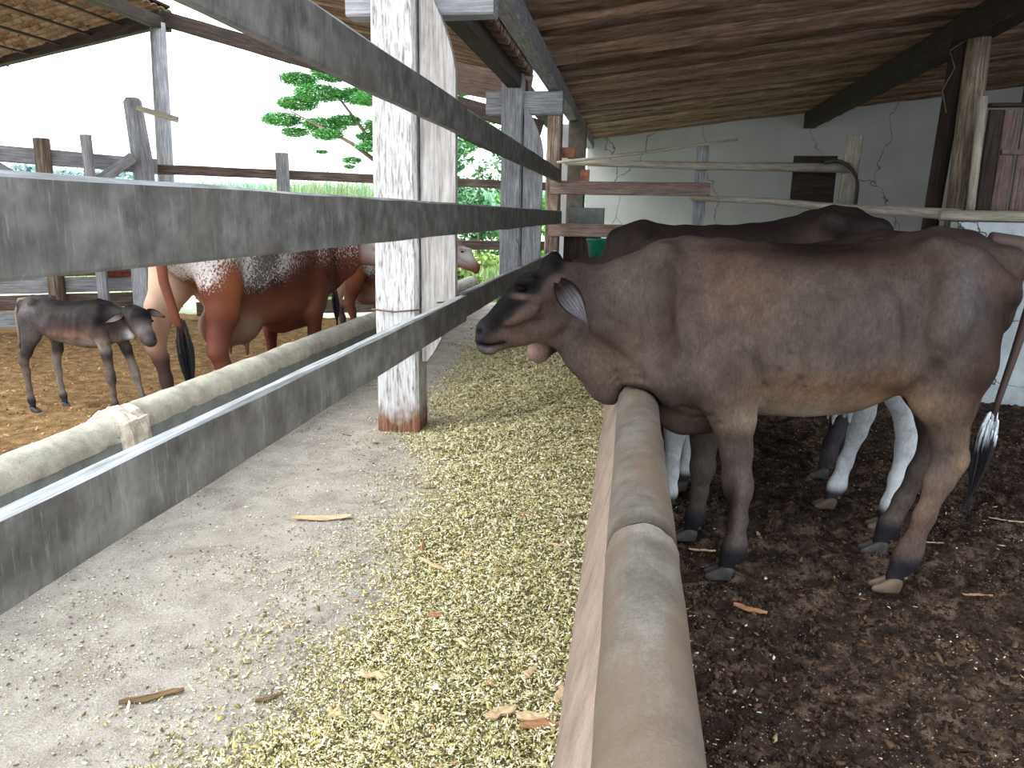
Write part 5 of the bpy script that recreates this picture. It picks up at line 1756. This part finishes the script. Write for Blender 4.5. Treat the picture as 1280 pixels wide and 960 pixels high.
# head turned towards the alley, muzzle low
F.cone((-.22, .08, .705), (-.285, .11, .690), .074, .072, .03)
F.cone((-.285, .11, .685), (-.385, .185, .590), .064, .044, .03)
F.cone((-.385, .185, .590), (-.425, .215, .560), .044, .040, .02)
F.cone((-.25, .09, .63), (-.39, .19, .555), .050, .028, .03)
for q in (-1, 1):
    F.cone((-.450 - q * .014, .225 + q * .02, .575), (-.466 - q * .014, .238 + q * .02, .573), .006, .006, .005, sub=True)
KL = .02
F.chain([(.02, .085, .57, .055), (.0, .085, .45, .038), (-.015, .085, .30, .030), (-.02, .085, .26, .030), (-.025, .085, .16, .018), (-.03, .085, .08, .024), (-.04, .085, .035, .019)], KL, .85)
F.chain([(.02, -.085, .57, .055), (-.03, -.085, .45, .036), (-.075, -.085, .30, .029), (-.085, -.085, .25, .028), (-.11, -.085, .15, .018), (-.13, -.085, .075, .023), (-.145, -.085, .03, .019)], KL, .85)
F.chain([(.55, .07, .66, .085), (.55, .085, .54, .062), (.60, .085, .42, .036), (.635, .085, .36, .032), (.62, .085, .28, .025), (.615, .085, .16, .019), (.61, .085, .08, .025), (.60, .085, .035, .02)], KL, .8)
F.chain([(.55, -.07, .66, .085), (.50, -.085, .54, .055), (.50, -.085, .42, .036), (.525, -.085, .34, .031), (.515, -.085, .26, .024), (.51, -.085, .15, .019), (.50, -.085, .08, .025), (.49, -.085, .035, .02)], KL, .8)
finish(F, calf_coat, root, np.zeros(3))
make_hooves(root, [(-.055, .085, 0), (-.16, -.085, 0), (.585, .085, 0), (.475, -.085, 0)], .58, [M_HOOF_D] * 4)
ear(root, (-.20, .130, .70), (-.105, .225, .655), .07, (.1, .6, .7), ((140, 122, 116), (60, 50, 48)), thick=.008)
ear(root, (-.29, .035, .72), (-.40, .0, .685), .065, (-.3, .5, .7), ((120, 104, 100), (44, 38, 40)), thick=.008)
eye(root, (-.292, .170, .672), .012, 1)
eye(root, (-.352, .082, .672), .012, 1)
tail(root, [(.62, 0, .775, .016), (.68, 0, .77, .014), (.71, .01, .68, .011), (.70, .02, .56, .010), (.69, .03, .46, .008)], ((.69, .03, .50), (.67, .04, .36)), (120, 106, 98), ((110, 100, 96), (60, 54, 54)), n=50, spread=.014)


# ================================================================ LARGER BITS ON THE FLOOR
def husk(px, py, z, L, W, yaw, mat, label, curl=0.15, name='maize_husk', zfn=z_top):
    """strip of husk or bark, curved, with thickness"""
    zz = float(zfn(np.array([px]), np.array([py]))[0]) + z
    m, w = 12, 4
    V, F, Gc = [], [], []
    sd = random.uniform(0, 99)
    c, s = math.cos(yaw), math.sin(yaw)
    for side in (0, 1):
        for i in range(m + 1):
            u = i / m
            wd = W * (0.25 + 0.75 * math.sin(math.pi * min(1, .12 + u * .82)) + .22 * mnoise.noise(Vector((u * 5, sd, 0))))
            for k in range(w + 1):
                v = k / w - .5
                a, b = (u - .5) * L, v * wd + .012 * mnoise.noise(Vector((u * 3, sd, 4)))
                h = curl * W * (1 - 4 * v * v) + .10 * L * (u - .5) ** 2 + side * 0.004 + .004 * mnoise.noise(Vector((u * 6, v * 4, sd)))
                V.append((px + a * c - b * s, py + a * s + b * c, zz + h))
                Gc.append((a, b + sd, side * .1))
    K = (m + 1) * (w + 1)
    for side in (0, 1):
        for i in range(m):
            for k in range(w):
                p = side * K + i * (w + 1) + k
                q = (p, p + 1, p + w + 2, p + w + 1)
                F.append(q if side == 0 else q[::-1])
    for i in range(m):
        for k in (0, w):
            p = i * (w + 1) + k
            F.append((p, p + w + 1, p + w + 1 + K, p + K))
    for k in range(w):
        for i in (0, m):
            p = i * (w + 1) + k
            F.append((p, p + 1, p + 1 + K, p + K))
    o = mesh_obj(name, V, F, mat, loc=(px, py, zz), attrs={'g': ('v', Gc)})
    return tag(o, label, 'husk' if 'husk' in name else 'wood bit')


def gpt(px, py, z=0.25):
    """ground point seen at a photo pixel (1280x960), for laying out the loose bits"""
    d = CAM_R * ((px - 640) / 950.0) + CAM_U * ((480 - py) / 950.0) + CAM_F
    t = (z - 1.5) / d.z
    return d.x * t, d.y * t


for px, py, z0, L, W, yaw, mat, lab, nm_, zf in (
        (402, 645, .22, .25, .045, .25, W_CHIP, 'long split pale maize stalk lying alone on the bare alley concrete', 'maize_stalk', z_top),
        (548, 700, .27, .19, .018, -.55, W_CHIP, 'thin pale stalk lying crossways on the silage', 'maize_stalk', z_top),
        (528, 672, .27, .10, .014, 1.7, W_CHIP_O, 'thin orange-tipped stalk meeting the pale one', 'maize_stalk', z_top),
        (190, 870, .21, .16, .025, .62, W_CHIP_D, 'dark flat wood splinter on the concrete at lower left', 'wood_splinter', z_floor),
        (336, 868, .22, .075, .014, .75, W_CHIP_D, 'short brown bark sliver at the edge of the silage', 'wood_splinter', z_top),
        (470, 832, .27, .085, .028, .05, W_CHIP, 'pale flat husk in the middle of the silage', 'maize_husk', z_top),
        (478, 890, .28, .065, .018, -.3, W_CHIP, 'small pale husk below the flat one', 'maize_husk', z_top),
        (625, 898, .32, .085, .032, .65, W_CHIP, 'broad husk piece lying left of the pair by the kerb', 'maize_husk', z_top),
        (672, 902, .33, .10, .034, .12, W_CHIP, 'upper of the two broad husks by the kerb foot', 'maize_husk', z_top),
        (676, 912, .335, .10, .028, .2, W_CHIP_O, 'lower orange-edged husk by the kerb foot', 'maize_husk', z_top),
        (700, 873, .34, .08, .020, 1.5, W_CHIP, 'upright narrow husk leaning against the kerb foot', 'maize_husk', z_top),
        (664, 852, .32, .055, .020, 1.35, W_CHIP, 'short tan husk above the broad pair by the kerb', 'maize_husk', z_top),
        (545, 767, .28, .05, .024, .2, W_CHIP_O, 'orange-brown husk scrap on the silage', 'maize_husk', z_top),
        (657, 645, .31, .05, .022, .2, W_CHIP_O, 'small rusty husk scrap farther up the silage', 'maize_husk', z_top),
        (722, 648, .34, .08, .016, .4, W_CHIP_D, 'dark twisted leaf against the kerb near its crack', 'maize_husk', z_top),
        (578, 811, .29, .05, .014, -.7, W_CHIP, 'small cream husk splinter near the middle of the heap', 'maize_husk', z_top),
        (418, 872, .26, .045, .018, 1.4, W_CHIP, 'curled tan leaf piece left of the small pale husk', 'maize_husk', z_top),
        (695, 686, .33, .075, .010, .02, W_CHIP, 'thin cream straw on the silage near the kerb', 'maize_stalk', z_top),
        (712, 735, .34, .07, .010, 1.5, W_CHIP_D, 'dark stalk standing along the kerb foot', 'maize_stalk', z_top),
        (938, 760, .0, .13, .035, -.35, W_CHIP_O, 'orange husk lying on the dark manure below the brown cow', 'maize_husk', z_pen),
        (878, 687, .0, .12, .014, .02, W_CHIP, 'flat pale straw on the manure behind the front hoof', 'maize_stalk', z_pen),
        (948, 662, .0, .08, .018, 1.3, W_CHIP, 'small pale upright chip on the manure beside the front hoof', 'wood_splinter', z_pen),
        (1222, 742, .0, .12, .012, .05, W_CHIP_O, 'thin orange straw on the manure at right', 'maize_stalk', z_pen),
        (1168, 672, .0, .09, .008, .0, W_CHIP, 'thin pale straw right of the hind hoof', 'maize_stalk', z_pen),
        (1258, 650, .0, .16, .008, -.2, W_CHIP, 'long thin straw right of the tail switch', 'maize_stalk', z_pen)):
    x, y = gpt(px, py, z0)
    husk(x, y, 0.006, L, W, yaw, mat, lab, name=nm_, zfn=zf)
